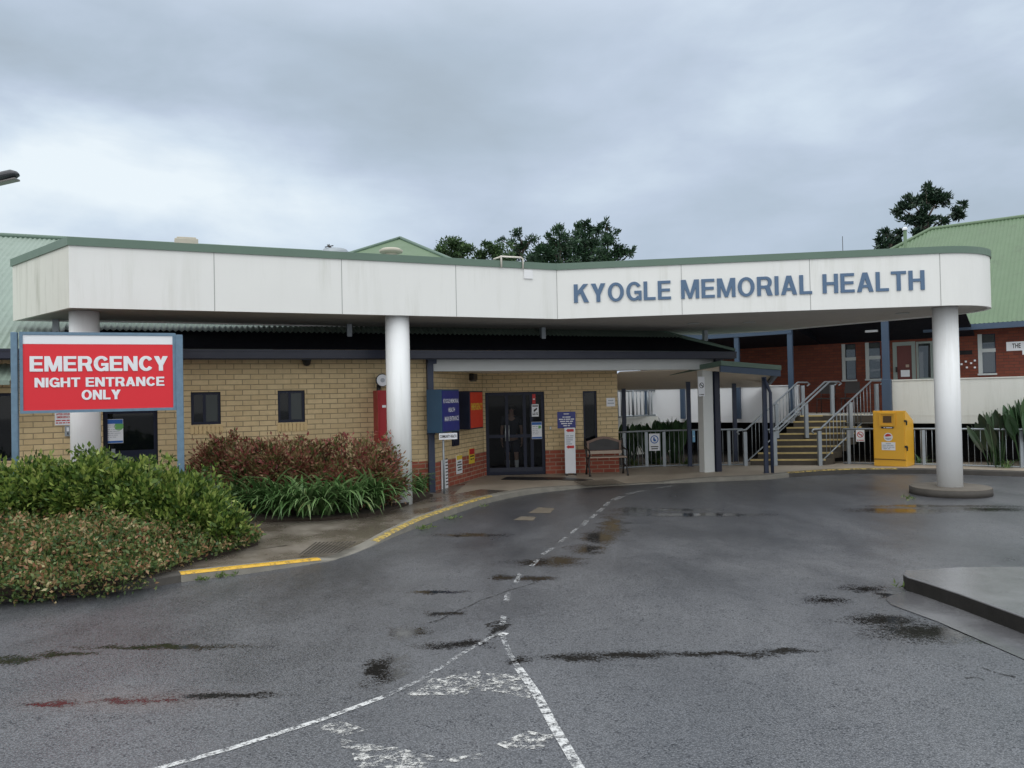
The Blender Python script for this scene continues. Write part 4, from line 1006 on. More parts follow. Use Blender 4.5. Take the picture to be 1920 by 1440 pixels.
mb = MB(); mb.tube([HF.p(ul, HEV, HEZ + .03), HF.p(ur, HRV, zh(HRV) + .01), HF.p(HR, HRV, zh(HRV) + .01)], [.06, .07, .07], 8); mb.build('ridge_cap', M['roof_hall'], rf2)
mb = MB(); mb.box(HF, ue - 1.2, HR, HEV - .1, HEV + .03, HEZ - .16, HEZ - .005); mb.build('gutter', M['blue_post'], hall)
mb = MB(); mb.box(HF, ue - 1, HR, HEV + .031, HV - .003, HEZ - .13, HEZ - .11); mb.build('eave_lining', M['navy'], hall)
# six small white insulators and a dark vent on the wall
uu, zz = HF.uz(1811, 661, HV); mb = MB(); mb.box(HF, uu - .16, uu + .16, HV - .015, HV - .001, zz - .06, zz + .06); mb.build('wall_vent', M['dark'], hall)
for x, y in ((1803, 683), (1811, 678), (1821, 681), (1828, 676), (1813, 689), (1828, 689)):
    uu, zz = HF.uz(x, y, HV); mb = MB(); mb.box(HF, uu - .025, uu + .025, HV - .03, HV - .001, zz - .025, zz + .025); mb.build('wall_anchor', M['sign_white'], hall, bevel=.006)
uu, zz = HF.uz(1634, 621, 1.3); mb = MB(); mb.box(HF, uu - .16, uu + .16, 1.25, 1.38, zz - .03, zz + .03); mb.build('ceiling_light', M['sign_white'], hall)
# hall sign, cut off by the right edge of the picture
r = HF.rect(1887, 640, 1946, 657, HV)
s = thing('wall_sign', 'stepped white name board starting with THE on the red brick hall wall', 'sign', HF.p(r[0], HV, r[2]))
mb = MB(); plate(mb, HF, r[0], r[1], r[2], r[3], HV - .002, .03); u2 = HF.uz(1917, 660, HV)[0]; mb.box(HF, u2, r[1] + .3, HV - .03, HV - .004, r[2] - .12, r[2] - .001); mb.build('board', M['sign_white'], s)
mb = MB(); t0, t1 = HF.uz(1898, 650, HV)[0], HF.uz(1914, 650, HV)[0]; smalltext(mb, 'THE', HF.p(t0, HV - .032, r[2] + .07), HF.d, UPZ, -HF.n, t1 - t0, .13, .02); mb.build('lettering', M['ink'], s)

# ================================================================== STAIRS
stb = thing('staircase', 'wide dark concrete staircase with yellow nosings climbing to the hall verandah', 'stairs', at(1475, 871, 20.4))
BLp, BRp = at(1407, 871, 20.5), at(1548, 868, 20.12); TLp, TRp = at(1500, 779, 22.1), at(1640, 776, 21.7)
def sp(s, t, z=0.0):
    a = BLp.lerp(TLp, s); b = BRp.lerp(TRp, s); q = a.lerp(b, t); return Vector((q.x, q.y, z))
Z0, NR = 0.1, 8; RISE = (FL - Z0) / NR
mb = MB(); mn = MB()
for i in range(NR):
    s0, s1 = i / (NR - 1), (i + 1) / (NR - 1) + (.03 if i < NR - 1 else .12); z = Z0 + RISE * (i + 1)
    a, b, c, d = sp(s0, 0), sp(s0, 1), sp(s1, 1), sp(s1, 0)
    zt = z - (.0 if i < NR - 1 else .004)
    mb.prism([a.xy, b.xy, c.xy, d.xy], Z0 - .06 if i == 0 else z - RISE, zt)
    f = Vector((BRp.y - BLp.y, BLp.x - BRp.x, 0)).normalized()
    a2, b2 = a + f * .012, b + f * .012; inn_ = -f * .055
    mn.hexa([(*(a2).xy, z - .035), (*(b2).xy, z - .035), (*(b2 + inn_).xy, z - .035), (*(a2 + inn_).xy, z - .035), (*(a2).xy, z + .006), (*(b2).xy, z + .006), (*(b2 + inn_).xy, z + .006), (*(a2 + inn_).xy, z + .006)])
mb.prism([sp(1.1, -.1).xy, sp(1.1, 1.1).xy, HF.p(HF.uv(sp(1.1, 1.1))[0] + .3, -.082, 0).xy, HF.p(HF.uv(sp(1.1, -.1))[0] - .3, -.082, 0).xy], FL - .2, FL - .006)
mb.build('flight', M['step'], stb); mn.build('nosing', M['nosing'], stb)
def stair_rail(label, t, bars, off=.95, name='stair_railing', pair=False, zdown=None):
    base = sp(0, t, Z0)
    o = thing(name, label, 'railing', base, 'railings of the staircase')
    fdir = (sp(0, t) - sp(1, t)).normalized(); cr = Vector((-fdir.y, fdir.x, 0))
    zl = lambda s: Z0 + RISE + (FL - Z0 - RISE) * s
    for sh in ((-.07, .07) if pair else (0,)):
        pth = [sp(0, t, 0) + fdir * .42 + cr * sh + UPZ * (Z0 + off - .10), sp(0, t, 0) + fdir * .50 + cr * sh + UPZ * (Z0 + off - .04), sp(0, t, 0) + fdir * .42 + cr * sh + UPZ * (Z0 + off), sp(0, t, 0) + fdir * .1 + cr * sh + UPZ * (Z0 + off), sp(1.0, t, FL + off) + cr * sh, sp(1.2, t, FL + off) + cr * sh, sp(1.26, t, FL + off - .05) + cr * sh, sp(1.2, t, FL + off - .10) + cr * sh]
        mb = MB(); mb.tube(pth, .024, 8); mb.build('handrail', M['galv'], o)
    for s in (-.06, .55, 1.1):
        zt = Z0 + off if s < 0 else min(FL, zl(s)) + off - (.04 if s > .2 else 0)
        q = sp(s, t); mb = MB(); mb.box(W0, q.x - .045, q.x + .045, q.y - .045, q.y + .045, Z0 if s < 0 else min(zl(s), FL) - .1, zt - .05); mb.build('post', M['galv'], o)
    if bars:
        mb = MB(); mb.tube([sp(-.02, t, Z0 + .12), sp(1.05, t, FL + .1)], .018, 6); mb.build('bottom_rail', M['galv'], o)
        mb = MB()
        for i in range(1, 15):
            s = i / 14.5; q = sp(s, t); zb_ = Z0 + .12 + (FL - Z0 - .02) * (s + .02) / 1.07; mb.tube([(q.x, q.y, zb_), (q.x, q.y, Z0 + off + (FL - Z0) * s)], .009, 6)
        mb.build('baluster_panel', M['galv'], o)
    return o
stair_rail('barred galvanised stair railing on the left edge of the steps, before the white parapet', -.02, True)
stair_rail('double galvanised handrail up the middle of the steps without bars', .38, False, pair=True)
stair_rail('barred galvanised stair railing along the right edge of the steps, nearest the yellow bin', .97, True)

# ================================================================== RAILING FENCES
def fence(name, label, pts, z0, z1, sp_=.125, posts=(), group='galvanised bar fences'):
    pts = [Vector(p) for p in pts]
    o = thing(name, label, 'fence', (*pts[0].xy, .05), group)
    mb = MB(); mb.tube([(p.x, p.y, z1) for p in pts], .024); mb.build('top_rail', M['galv'], o)
    mb = MB(); mb.tube([(p.x, p.y, z0) for p in pts], .02); mb.build('bottom_rail', M['galv'], o)
    mb = MB()
    for a, b in zip(pts, pts[1:]):
        L = (b - a).xy.length; nn = max(1, int(L / sp_))
        for i in range(nn + 1):
            q = a.lerp(b, i / nn); mb.tube([(q.x, q.y, z0), (q.x, q.y, z1)], .0085, 6)
    mb.build('baluster_panel', M['galv'], o)
    tot = list(zip(pts, pts[1:]))
    for (k, f) in posts:
        a, b = tot[k]; q = a.lerp(b, f); mb = MB(); mb.box(W0, q.x - .04, q.x + .04, q.y - .025, q.y + .025, .03, z1 - .03); mb.build('post', M['galv'], o)
    return o
fl = [at(1157, 876, 20.3), at(1213, 876, 20.7), at(1300, 873, 20.75), at(1394, 868, 20.6)]
fence('bar_fence', 'galvanised bar fence left of the stairs with strap-leaf plants behind it', fl, .12, 1.06, posts=((0, .25), (1, 0), (1, .38), (2, .72)))
fr_ = [at(1582, 872, 20.4), at(1760, 872, 19.5), at(1925, 880, 18.4), at(2100, 890, 17.2)]
fence('bar_fence', 'galvanised bar fence behind the yellow bin and the right canopy column', fr_, .12, 1.02, posts=((0, .06), (0, .85), (1, .95)))
mb_l = [at(1158, 786, 24.0), at(1243, 783, 25.4)]
o = thing('ramp_railing', 'distant upper ramp railing with close bars and foliage behind it', 'railing', (*mb_l[0].xy, 1.2))
for nm, z in (('top_rail', 2.17), ('bottom_rail', 1.36)):
    mb = MB(); mb.tube([(p.x, p.y, z) for p in mb_l], .03); mb.build(nm, M['galv'], o)
mb = MB()
for i in range(13): q = mb_l[0].lerp(mb_l[1], i / 12); mb.tube([(q.x, q.y, 1.36), (q.x, q.y, 2.17)], .018 if i % 4 else .04, 6)
mb.build('baluster_panel', M['galv'], o)
mb = MB(); mb.obox(((mb_l[0] + mb_l[1]) / 2).xy.to_3d() + Vector((0, .3, .72)), (.95, .5, 0), (-.1, .18, 0), (0, 0, .6)); mb.build('base', M['white_dull'], o)

# ================================================================== YELLOW BIN
q = at(1639, 872, 19.65); bx = Fr(q.x, q.y, -42); bz = .105
bw_, bd_, bh_ = .76, .72, 1.40
bn = thing('collection_bin', 'yellow steel collection bin with sloped back standing by the kerb', 'bin', (q.x, q.y, bz))
mb = MB()
pr = [(0, 0), (bd_, 0), (bd_, 1.13), (.07, bh_), (0, bh_)]
lo = [bx.p(0, v, bz + z) for v, z in pr]; hi = [bx.p(bw_, v, bz + z) for v, z in pr]
mb.face(lo[::-1]); mb.face(hi)
for i in range(5): j = (i + 1) % 5; mb.face([lo[i], lo[j], hi[j], hi[i]])
mb.build('body', M['bin'], bn, bevel=.012)
mb = MB(); mb.box(bx, .02, bw_ - .03, -.015, -.001, bz + .19, bz + bh_ - .03); dr = mb.build('door', M['bin'], bn, bevel=.005)
mb = MB(); mb.box(bx, .16, .54, -.05, -.016, bz + 1.02, bz + 1.06); mb.box(bx, .16, .54, -.05, -.016, bz + 1.32, bz + 1.36); mb.box(bx, .16, .20, -.05, -.016, bz + 1.06, bz + 1.32); mb.box(bx, .50, .54, -.05, -.016, bz + 1.06, bz + 1.32); mb.build('chute_frame', M['bin'], bn, bevel=.006)
mb = MB(); mb.box(bx, .201, .499, -.022, -.0155, bz + 1.061, bz + 1.319); mb.build('chute_flap', M['bin'], bn)
mb = MB(); mb.box(bx, .25, .45, -.03, -.0225, bz + 1.10, bz + 1.27); mb.build('chute_window', M['bin_dark'], bn)
mb = MB(); mb.box(bx, .20, .49, -.022, -.016, bz + .955, bz + 1.0, 0); smalltext(mb, 'xx xxxxxxx', bx.p(.26, -.022, bz + .963), bx.d, UPZ, -bx.n, .2, .028, .02, 1); mb.build('label_strip', [M['ink'], M['sign_white']], bn)
mb = MB(); cz_, cu_ = bz + .74, .36
ring = [bx.p(cu_ + .105 * math.cos(k * math.pi / 16), -.018, cz_ + .105 * math.sin(k * math.pi / 16)) for k in range(32)]; mb.face(ring, 0)
seg = [bx.p(cu_ + .082 * math.cos(math.radians(a)), -.0205, cz_ + .082 * math.sin(math.radians(a))) for a in range(20, 171, 10)] + [bx.p(cu_ - .03, -.0205, cz_ + .01)]; mb.face(seg, 1)
seg = [bx.p(cu_ + .08 * math.cos(math.radians(a)), -.0215, cz_ - .01 + .06 * math.sin(math.radians(a))) for a in range(190, 351, 10)]; mb.face(seg, 2)
mb.build('round_emblem', [M['sign_white'], M['red_ink'], M['grey_ink']], bn)
mb = MB(); mb.box(bx, .20, .52, -.021, -.016, bz + .41, bz + .61)
textlines(mb, bx, [('xxxxxxx', .30, .42, bz + .565, bz + .59), ('please place items', .22, .48, bz + .52, bz + .545), ('inside the chute only', .22, .50, bz + .475, bz + .50), ('thank you', .24, .40, bz + .435, bz + .46)], -.021, 1, .01); mb.build('notice', [M['sign_white'], M['grey_ink']], bn)
for z in (.48, 1.12): mb = MB(); mb.box(bx, bw_ - .02, bw_ + .02, -.03, .05, bz + z, bz + z + .05); mb.box(bx, bw_ + .005, bw_ + .03, .03, .07, bz + z - .08, bz + z + .03); mb.build('hinge', M['iron'], bn)
mb = MB(); mb.box(bx, .0, bw_ - .01, -.012, -.001, bz + .165, bz + .18); mb.build('door_seam', M['bin_dark'], bn)

# ================================================================== EMERGENCY SIGN
p0, p1 = at(42, 700, 11.0), at(326, 700, 11.0)
EF = Fr(p0.x, p0.y, 21)
e0 = EF.uz(42, 700)[0]; e1 = EF.uz(326, 700)[0]
zt_ = EF.uz(185, 628)[1]; zb_ = EF.uz(185, 768.5)[1]; zr = EF.uz(185, 645.5)[1]
es = thing('emergency_sign', 'big red and white emergency night entrance sign on two blue posts in the garden', 'sign', (p0.x, p0.y, .12))
mb = MB(); mb.box(EF, e0 + .01, e1 - .01, -.02, .02, zr, zt_ - .01, 0); mb.build('header_panel', M['sign_white'], es)
mb = MB(); mb.box(EF, e0 + .01, e1 - .01, -.02, .02, zb_ + .01, zr - .003, 0); mb.build('red_panel', M['red_sign'], es)
mb = MB(); mb.box(EF, e0 - .03, e1 + .03, -.03, .03, zt_ - .008, zt_ + .035); mb.box(EF, e0 - .03, e1 + .03, -.03, .03, zb_ - .03, zb_ + .012); mb.box(EF, e0 - .03, e0 + .012, -.03, .03, zb_ + .012, zt_ - .008); mb.box(EF, e1 - .012, e1 + .03, -.03, .03, zb_ + .012, zt_ - .008); mb.build('frame', M['sign_post'], es)
for x0, x1, yt in ((21, 39, 623), (326, 340, 628)):
    a, b = EF.uz(x0 + 1, 740)[0], EF.uz(x1, 740)[0]; mb = MB(); mb.box(EF, a, b - (.032 if x0 < 100 else 0), -.05, .05, .1, EF.uz(x0, yt)[1]) if x0 < 100 else mb.box(EF, e1 + .031, b + .03, -.05, .05, .1, EF.uz(x1, yt)[1]); mb.build('post', M['sign_post'], es, bevel=.008)
def eline(txt, x0, y0, x1, y1):
    a, b = EF.uz(x0, (y0 + y1) / 2)[0], EF.uz(x1, (y0 + y1) / 2)[0]; xm = (x0 + x1) / 2; z0, z1 = EF.uz(xm, y1)[1], EF.uz(xm, y0)[1]
    mb = MB(); letters(mb, txt, EF.p(a, -.0205, z0), EF.d, UPZ, -EF.n, b - a, z1 - z0, .004, .12, .40, 0, .02); mb.build('lettering', M['sign_white'], es)
eline('EMERGENCY', 57, 668, 314, 696); eline('NIGHT ENTRANCE', 66, 707.5, 308, 725); eline('ONLY', 154, 731, 226, 749)

# ================================================================== WALL SIGNS, CABINETS, NOTICES
def wsign(name, label, cat, fr, rc, v, th, face, lines=(), ink='ink', group=None, bold=.015, extra=None):
    u0, u1, z0, z1 = rc
    o = thing(name, label, cat, fr.p(u0, v, z0), group)
    mb = MB(); mb.box(fr, u0, u1, v - th, v - .001, z0, z1); mb.build('board', M[face], o)
    if lines:
        mb = MB(); textlines(mb, fr, [(s, u0 + (u1 - u0) * a, u0 + (u1 - u0) * b, z0 + (z1 - z0) * c, z0 + (z1 - z0) * d) for (s, a, b, c, d) in lines], v - th, 0, bold); mb.build('lettering', M[ink], o)
    if extra:
        for nm, m, boxes in extra:
            for (a, b, c, d) in boxes:
                mb = MB(); mb.box(fr, u0 + (u1 - u0) * a, u0 + (u1 - u0) * b, v - th - .003, v - th - .0002, z0 + (z1 - z0) * c, z0 + (z1 - z0) * d); mb.build(nm, M[m], o)
    return o
# projecting light boxes on the splayed wall
def lightbox(label, x0, x1, xs, y0, y1, side, face, lines, ink, dd):
    """xs: picture x where side and front meet"""
    v = -dd
    ua, ub = SF.uz(xs, (y0 + y1) / 2, v)[0], SF.uz(x1, (y0 + y1) / 2, v)[0]; za, zb2 = SF.uz((xs + x1) / 2, y1, v)[1], SF.uz((xs + x1) / 2, y0, v)[1]
    o = thing('box_sign', label, 'sign', SF.p(ua, v, za), 'box signs on the splayed entrance wall')
    mb = MB(); mb.box(SF, ua, ub, v, -.002, za, zb2); mb.build('box', M[side], o, bevel=.008)
    mb = MB(); mb.box(SF, ua + .03, ub - .03, v - .012, v - .001, za + .03, zb2 - .03); mb.build('face_panel', M[face], o)
    mb = MB(); textlines(mb, SF, [(s, ua + (ub - ua) * a, ua + (ub - ua) * b, za + (zb2 - za) * c, za + (zb2 - za) * d) for s, a, b, c, d in lines], v - .012, 0, .02); mb.build('lettering', M[ink], o)
    return o
lightbox('blue box sign reading KYOGLE MEMORIAL HEALTH MAIN ENTRANCE on the splayed wall', 815, 861, 828, 730, 810, 'sign_teal', 'sign_blue', [('KYOGLE MEMORIAL', .07, .93, .68, .78), ('HEALTH', .34, .70, .47, .57), ('MAIN ENTRANCE', .13, .92, .26, .37)], 'sign_white', .34)
o = lightbox('red box sign reading EMERGENCY with navy side beside the glass entrance', 868, 905, 881, 733, 804, 'navy', 'orange_red', [('EMERGENCY', .06, .94, .50, .68)], 'yellow_ink', .36)
# pole sign below the blue box
q = gz(833, 925, .1); o = thing('pole_sign', 'small white COMMUNITY HEALTH plate on a thin grey pole below the blue box', 'sign', q)
mb = MB(); mb.tube([(q.x, q.y, .1), (q.x, q.y, H + (746 - 812) * -1 / F * q.y - 2 * (812 - 746) / F * q.y)], .022); mb.build('pole', M['galv'], o)
pf = Fr(q.x, q.y, 23); r = pf.rect(823, 812, 857, 824, -.03); mb = MB(); plate(mb, pf, r[0], r[1], r[2], r[3], -.03, .01); mb.build('board', M['sign_white'], o)
mb = MB(); textlines(mb, pf, [('COMMUNITY HEALTH', r[0] + .02, r[1] - .02, r[2] + .035, r[3] - .035)], -.04, 0, .02); mb.build('lettering', M['ink'], o)
q2 = gz(836, 918, .1); o = thing('height_marker', 'narrow white strip standing against the red plinth bricks of the splayed wall', 'marker', q2)
r = SF.rect(829, 862, 840, 914, -.04); mb = MB(); mb.box(SF, r[0], r[1], -.04, -.02, .1, r[3]); mb.build('strip', M['sign_white'], o)
mb = MB()
for i in range(9): mb.box(SF, r[0] + (r[1] - r[0]) * .6, r[1] - .01, -.043, -.041, .16 + i * .07, .185 + i * .07)
mb.build('markings', M['ink'], o)
r = SF.rect(849, 806, 860, 836, -.03); o = thing('meter_box', 'small navy box on the splayed brick wall under the blue box sign', 'box', SF.p(r[0], 0, r[2])); mb = MB(); mb.box(SF, r[0], r[1], -.05, -.002, r[2], r[3]); mb.build('body', M['navy'], o, bevel=.01); mb = MB(); mb.box(SF, r[0] + .03, r[1] - .03, -.06, -.0505, r[2] + .03, r[3] - .03); mb.build('cover', M['navy_frame'], o)
r = SF.rect(855, 853, 866, 888, 0); wsign('wall_notice', 'white and yellow parking notice on the splayed red brick plinth', 'notice', SF, r, 0, .012, 'sign_white', [('NO', .2, .8, .58, .66), ('PARKING', .1, .9, .44, .52), ('KEEP', .2, .8, .30, .38), ('CLEAR', .15, .85, .16, .24)], extra=[('header', 'yellow_ink', [(.02, .98, .75, .985)])])
r = SF.rect(879, 841, 889, 869, 0); wsign('wall_notice', 'yellow notice with red header on the splayed wall nearest the glass door', 'notice', SF, r, 0, .012, 'yellow_ink', [('xxxxxx', .15, .85, .45, .55), ('keep out', .2, .8, .25, .35)], extra=[('header', 'red_ink', [(.02, .98, .62, .985)])])
r = SF.rect(879, 701, 887, 713, 0); o = thing('wall_light', 'small dark wall light under the entrance beam above the red box sign', 'light', SF.p(r[0], 0, r[2])); mb = MB(); mb.box(SF, r[0], r[1], -.12, -.002, r[2], r[3]); mb.build('housing', M['iron'], o, bevel=.02); mb = MB(); mb.box(SF, r[0] + .03, r[1] - .03, -.1, -.02, r[2] - .03, r[2] - .001); mb.build('lens', M['lens'], o)
# back wall of the entrance
r = BK.rect(1045, 772, 1079, 803); wsign('wall_sign', 'royal blue information board on the back wall above the white arrow board', 'sign', BK, r, 0, .02, 'sign_blue', [('xxxxxx', .35, .65, .84, .90), ('Main Reception', .28, .72, .64, .72), ('Hospital and Community Health', .08, .92, .51, .59), ('Visiting hours daily', .14, .86, .38, .46), ('Enquiries inside', .2, .8, .25, .33), ('Thank you', .32, .68, .12, .20)], 'sign_white', bold=.01)
r = BK.rect(1137, 746, 1153, 762); wsign('wall_notice', 'small white notice at the brick corner near the walkway', 'notice', BK, r, 0, .012, 'sign_white', [('STAFF', .2, .8, .60, .78), ('PARKING', .12, .88, .28, .46)], 'grey_ink')
r = BK.rect(1030, 799, 1034, 806); o = thing('wall_switch', 'tiny pale switch plate on the bricks beside the entrance door', 'switch', BK.p(r[0], 0, r[2])); mb = MB(); mb.box(BK, r[0], r[1], -.03, -.001, r[2], r[3]); mb.build('plate', M['vent'], o, bevel=.006); mb = MB(); mb.box(BK, r[0] + .012, r[1] - .012, -.036, -.0305, r[2] + .03, r[3] - .03); mb.build('button', M['white'], o)
r = BK.rect(997, 791, 1016, 823, .04); wsign('door_poster', 'white poster with blue borders stuck on the main entrance glass', 'poster', BK, r, .045, .006, 'sign_white', [('xxxxx xxxx', .08, .6, .70, .76), ('Check in before entry', .08, .8, .58, .62), ('wear a mask', .08, .6, .48, .52), ('wash hands', .08, .7, .38, .42), ('keep distance', .08, .65, .28, .32)], 'grey_ink', extra=[('border', 'poster_blue', [(.02, .98, .82, .98), (.02, .98, .02, .12)]), ('badge', 'poster_green', [(.66, .92, .62, .78)])])
r = BK.rect(997, 758, 1010, 781, .04); o = wsign('door_poster', 'white security camera warning sticker on the main entrance glass', 'sticker', BK, r, .045, .006, 'sign_white', [('WARNING', .1, .9, .80, .92), ('camera in use', .1, .9, .12, .2), ('at all times', .1, .9, .24, .32)])
mb = MB(); u0, u1, z0, z1 = r; w_ = u1 - u0; h_ = z1 - z0; mb.face([BK.p(u0 + w_ * a, .037, z0 + h_ * b) for a, b in ((.25, .42), (.4, .38), (.8, .6), (.75, .72), (.3, .56))]); mb.build('camera_symbol', M['ink'], o)
r = BK.rect(998, 739, 1004, 757, .04); wsign('door_poster', 'narrow reddish strip sticker above the camera warning sticker', 'sticker', BK, r, .045, .006, 'red_ink', [('xxxx', .2, .8, .4, .55)], 'sign_white')
# arrow board
q = at(1068, 889, 19.0); q.z = .1; af = Fr(q.x, q.y, 1); r = af.rect(1059, 802, 1079, 885)
o = thing('arrow_board', 'tall white board with two red left arrows standing beside the bench', 'sign', q)
mb = MB(); mb.box(af, r[0], r[1], 0, .03, .14, r[3]); mb.build('board', M['sign_white'], o, bevel=.004)
mb = MB()
for zc in (af.uz(1069, 807)[1], af.uz(1069, 838)[1]):
    w_ = r[1] - r[0]; mb.face([af.p(r[0] + w_ * a, -.003, zc + b) for a, b in ((.15, 0), (.36, .05), (.36, .033), (.88, .033), (.88, -.033), (.36, -.033), (.36, -.05))])
mb.build('arrow', M['red_ink'], o)
mb = MB(); w_ = r[1] - r[0]; zz = af.uz(1069, 816)[1]
textlines(mb, af, [(s, r[0] + w_ * .15, r[0] + w_ * b, zz - .05 * i - .03, zz - .05 * i) for i, (s, b) in enumerate([('Main entry', .85), ('Emergency', .8), ('Pathology', .78), ('X-ray', .55), ('Visitors', .7)])], -.001, 0, .0); mb.build('lettering', M['grey_ink'], o)
mb = MB(); mb.box(af, r[0] - .0, r[0] + .05, -.14, .18, .1, .139); mb.box(af, r[1] - .05, r[1], -.14, .18, .1, .139); mb.build('foot', M['iron'], o)
# small white doorstop block near it
q = gz(1049, 886.5, .1); o = thing('door_wedge', 'small flat white wedge on the floor beside the arrow board', 'wedge', q); mb = MB(); mb.hexa([(q.x - .1, q.y, .101), (q.x + .1, q.y, .101), (q.x + .1, q.y + .06, .101), (q.x - .1, q.y + .06, .101), (q.x - .1, q.y, .115), (q.x + .1, q.y, .15), (q.x + .1, q.y + .06, .15), (q.x - .1, q.y + .06, .115)]); mb.build('wedge', M['sign_white'], o)
q = gz(1000, 898, .1); o = thing('door_mat', 'thin black rubber mat lying on the pavement before the glass entrance', 'mat', q)
mb = MB(); cs_ = [gz(x, y, .104) for x, y in ((940, 899.5), (1000, 900.5), (1112, 899.5), (1060, 895.5), (950, 894.5))]; mb.prism([c.xy for c in cs_], .101, .112); mb.build('mat', M['iron'], o)
# fire cabinet, alarm horn, camera on the front wall
r = B.rect(691, 732, 748, 831, 0); v = -.42
u0, u1, z0, z1 = B.uz(709, 780, v)[0], B.uz(709, 780, v)[0] + .44, B.uz(715, 831, v)[1], B.uz(715, 732, v)[1]
o = thing('fire_cabinet', 'red steel fire hose cabinet on the brick wall behind the middle column', 'cabinet', B.p(u0, 0, z0))
mb = MB(); mb.box(B, u0, u1, v, -.002, z0, z1); mb.build('body', M['red_box'], o, bevel=.008)
mb = MB(); mb.box(B, u0 + .03, u1 - .03, v - .015, v - .001, z0 + .03, z1 - .03); mb.build('door', M['red_box'], o, bevel=.006)
mb = MB(); mb.box(B, u0 + .30, u0 + .35, v - .035, v - .016, (z0 + z1) / 2 - .05, (z0 + z1) / 2 + .05); mb.build('handle', M['galv'], o)
mb = MB(); textlines(mb, B, [('xxxx xxxx xxxx', u0 + .08, u0 + .36, z1 - .35, z1 - .29)], v - .0155, 0, .02); mb.build('lettering', M['sign_white'], o)
u, z = B.uz(717, 713, -.2); o = thing('alarm_bell', 'dark alarm horn with white disc above the red fire cabinet', 'alarm', B.p(u, 0, z))
mb = MB(); mb.tube([B.p(u, -.001, z), B.p(u, -.1, z), B.p(u, -.2, z)], [.07, .12, .135], 20); mb.build('horn', M['iron'], o)
mb = MB(); mb.tube([B.p(u, -.201, z), B.p(u, -.215, z)], [.118, .118], 24); mb.build('disc', M['sign_white'], o)
mb = MB(); mb.tube([B.p(u, -.2155, z), B.p(u, -.22, z)], [.045, .045], 16); mb.build('hub', M['grey_ink'], o)
mb = MB(); mb.tube([B.p(u - .05, -.08, z - .1), B.p(u - .06, -.1, z - .22), B.p(u, -.08, z - .3)], .045, 8); mb.build('bracket', M['iron'], o)
u, z = B.uz(575, 680, -.12); o = thing('dome_camera', 'small dark dome camera under the eave above the brick wall window', 'camera', B.p(u, -.1, z))
mb = MB(); mb.lathe(tuple(B.p(u, -.12, z - .07)), [(0, 0), (.05, .012), (.075, .05), (.08, .09), (.09, .1), (.09, .2), (0, .2)], 20); mb.build('dome', M['iron'], o)
mb = MB(); mb.box(B, u - .05, u + .05, -.11, -.002, z + .10, z + .16); mb.build('mount', M['navy'], o)
# notices by the night entrance
r = B.rect(103, 772, 136, 797); wsign('wall_notice', 'white after hours emergency notice with red words left of the night door', 'notice', B, r, 0, .012, 'sign_white', [('AFTER HOURS', .08, .92, .74, .90), ('EMERGENCY', .12, .88, .52, .68), ('please press button', .06, .94, .30, .40), ('and wait for a nurse', .06, .94, .12, .22)], 'red_ink', bold=.02)
r = B.rect(122, 798, 134, 818); o = thing('intercom', 'small grey intercom panel below the after hours notice', 'intercom', B.p(r[0], 0, r[2])); mb = MB(); mb.box(B, r[0], r[1], -.05, -.001, r[2], r[3]); mb.build('case', M['galv'], o, bevel=.008); mb = MB(); mb.box(B, r[0] + .03, r[1] - .03, -.054, -.0505, r[2] + .09, r[3] - .03); mb.build('speaker_grille', M['sign_white'], o); mb = MB(); mb.box(B, r[0] + .04, r[1] - .04, -.058, -.0505, r[2] + .03, r[2] + .07); mb.build('button', M['ink'], o)
r = B.rect(198, 786, 231, 831, .09); wsign('door_poster', 'white poster with blue bands and green badge on the night door glass', 'poster', B, r, .09, .005, 'sign_white', [('xxx xxxxxx xxxxxx', .06, .55, .74, .78), ('Stop the spread', .06, .6, .66, .70), ('wear a face mask', .06, .85, .56, .59), ('use hand sanitiser', .06, .80, .48, .51), ('keep your distance', .06, .85, .40, .43), ('check in on arrival', .06, .7, .32, .35), ('ask our staff', .06, .6, .24, .27)], 'grey_ink', bold=.0, extra=[('border', 'poster_blue', [(.02, .98, .81, .985), (.02, .98, .015, .10)])])
o = bpy.context.scene.objects[-1] if False else None
u0, u1, z0, z1 = r; bdg = MB(); cu_, cz_ = u0 + (u1 - u0) * .76, z0 + (z1 - z0) * .70
bdg.face([B.p(cu_ + .075 * math.cos(k * math.pi / 12), .0835, cz_ + .075 * math.sin(k * math.pi / 12)) for k in range(24)])
pp = [x for x in bpy.data.objects if x.get('label', '').startswith('white poster with blue bands')][0]
bdg.build('badge', M['poster_green'], pp)
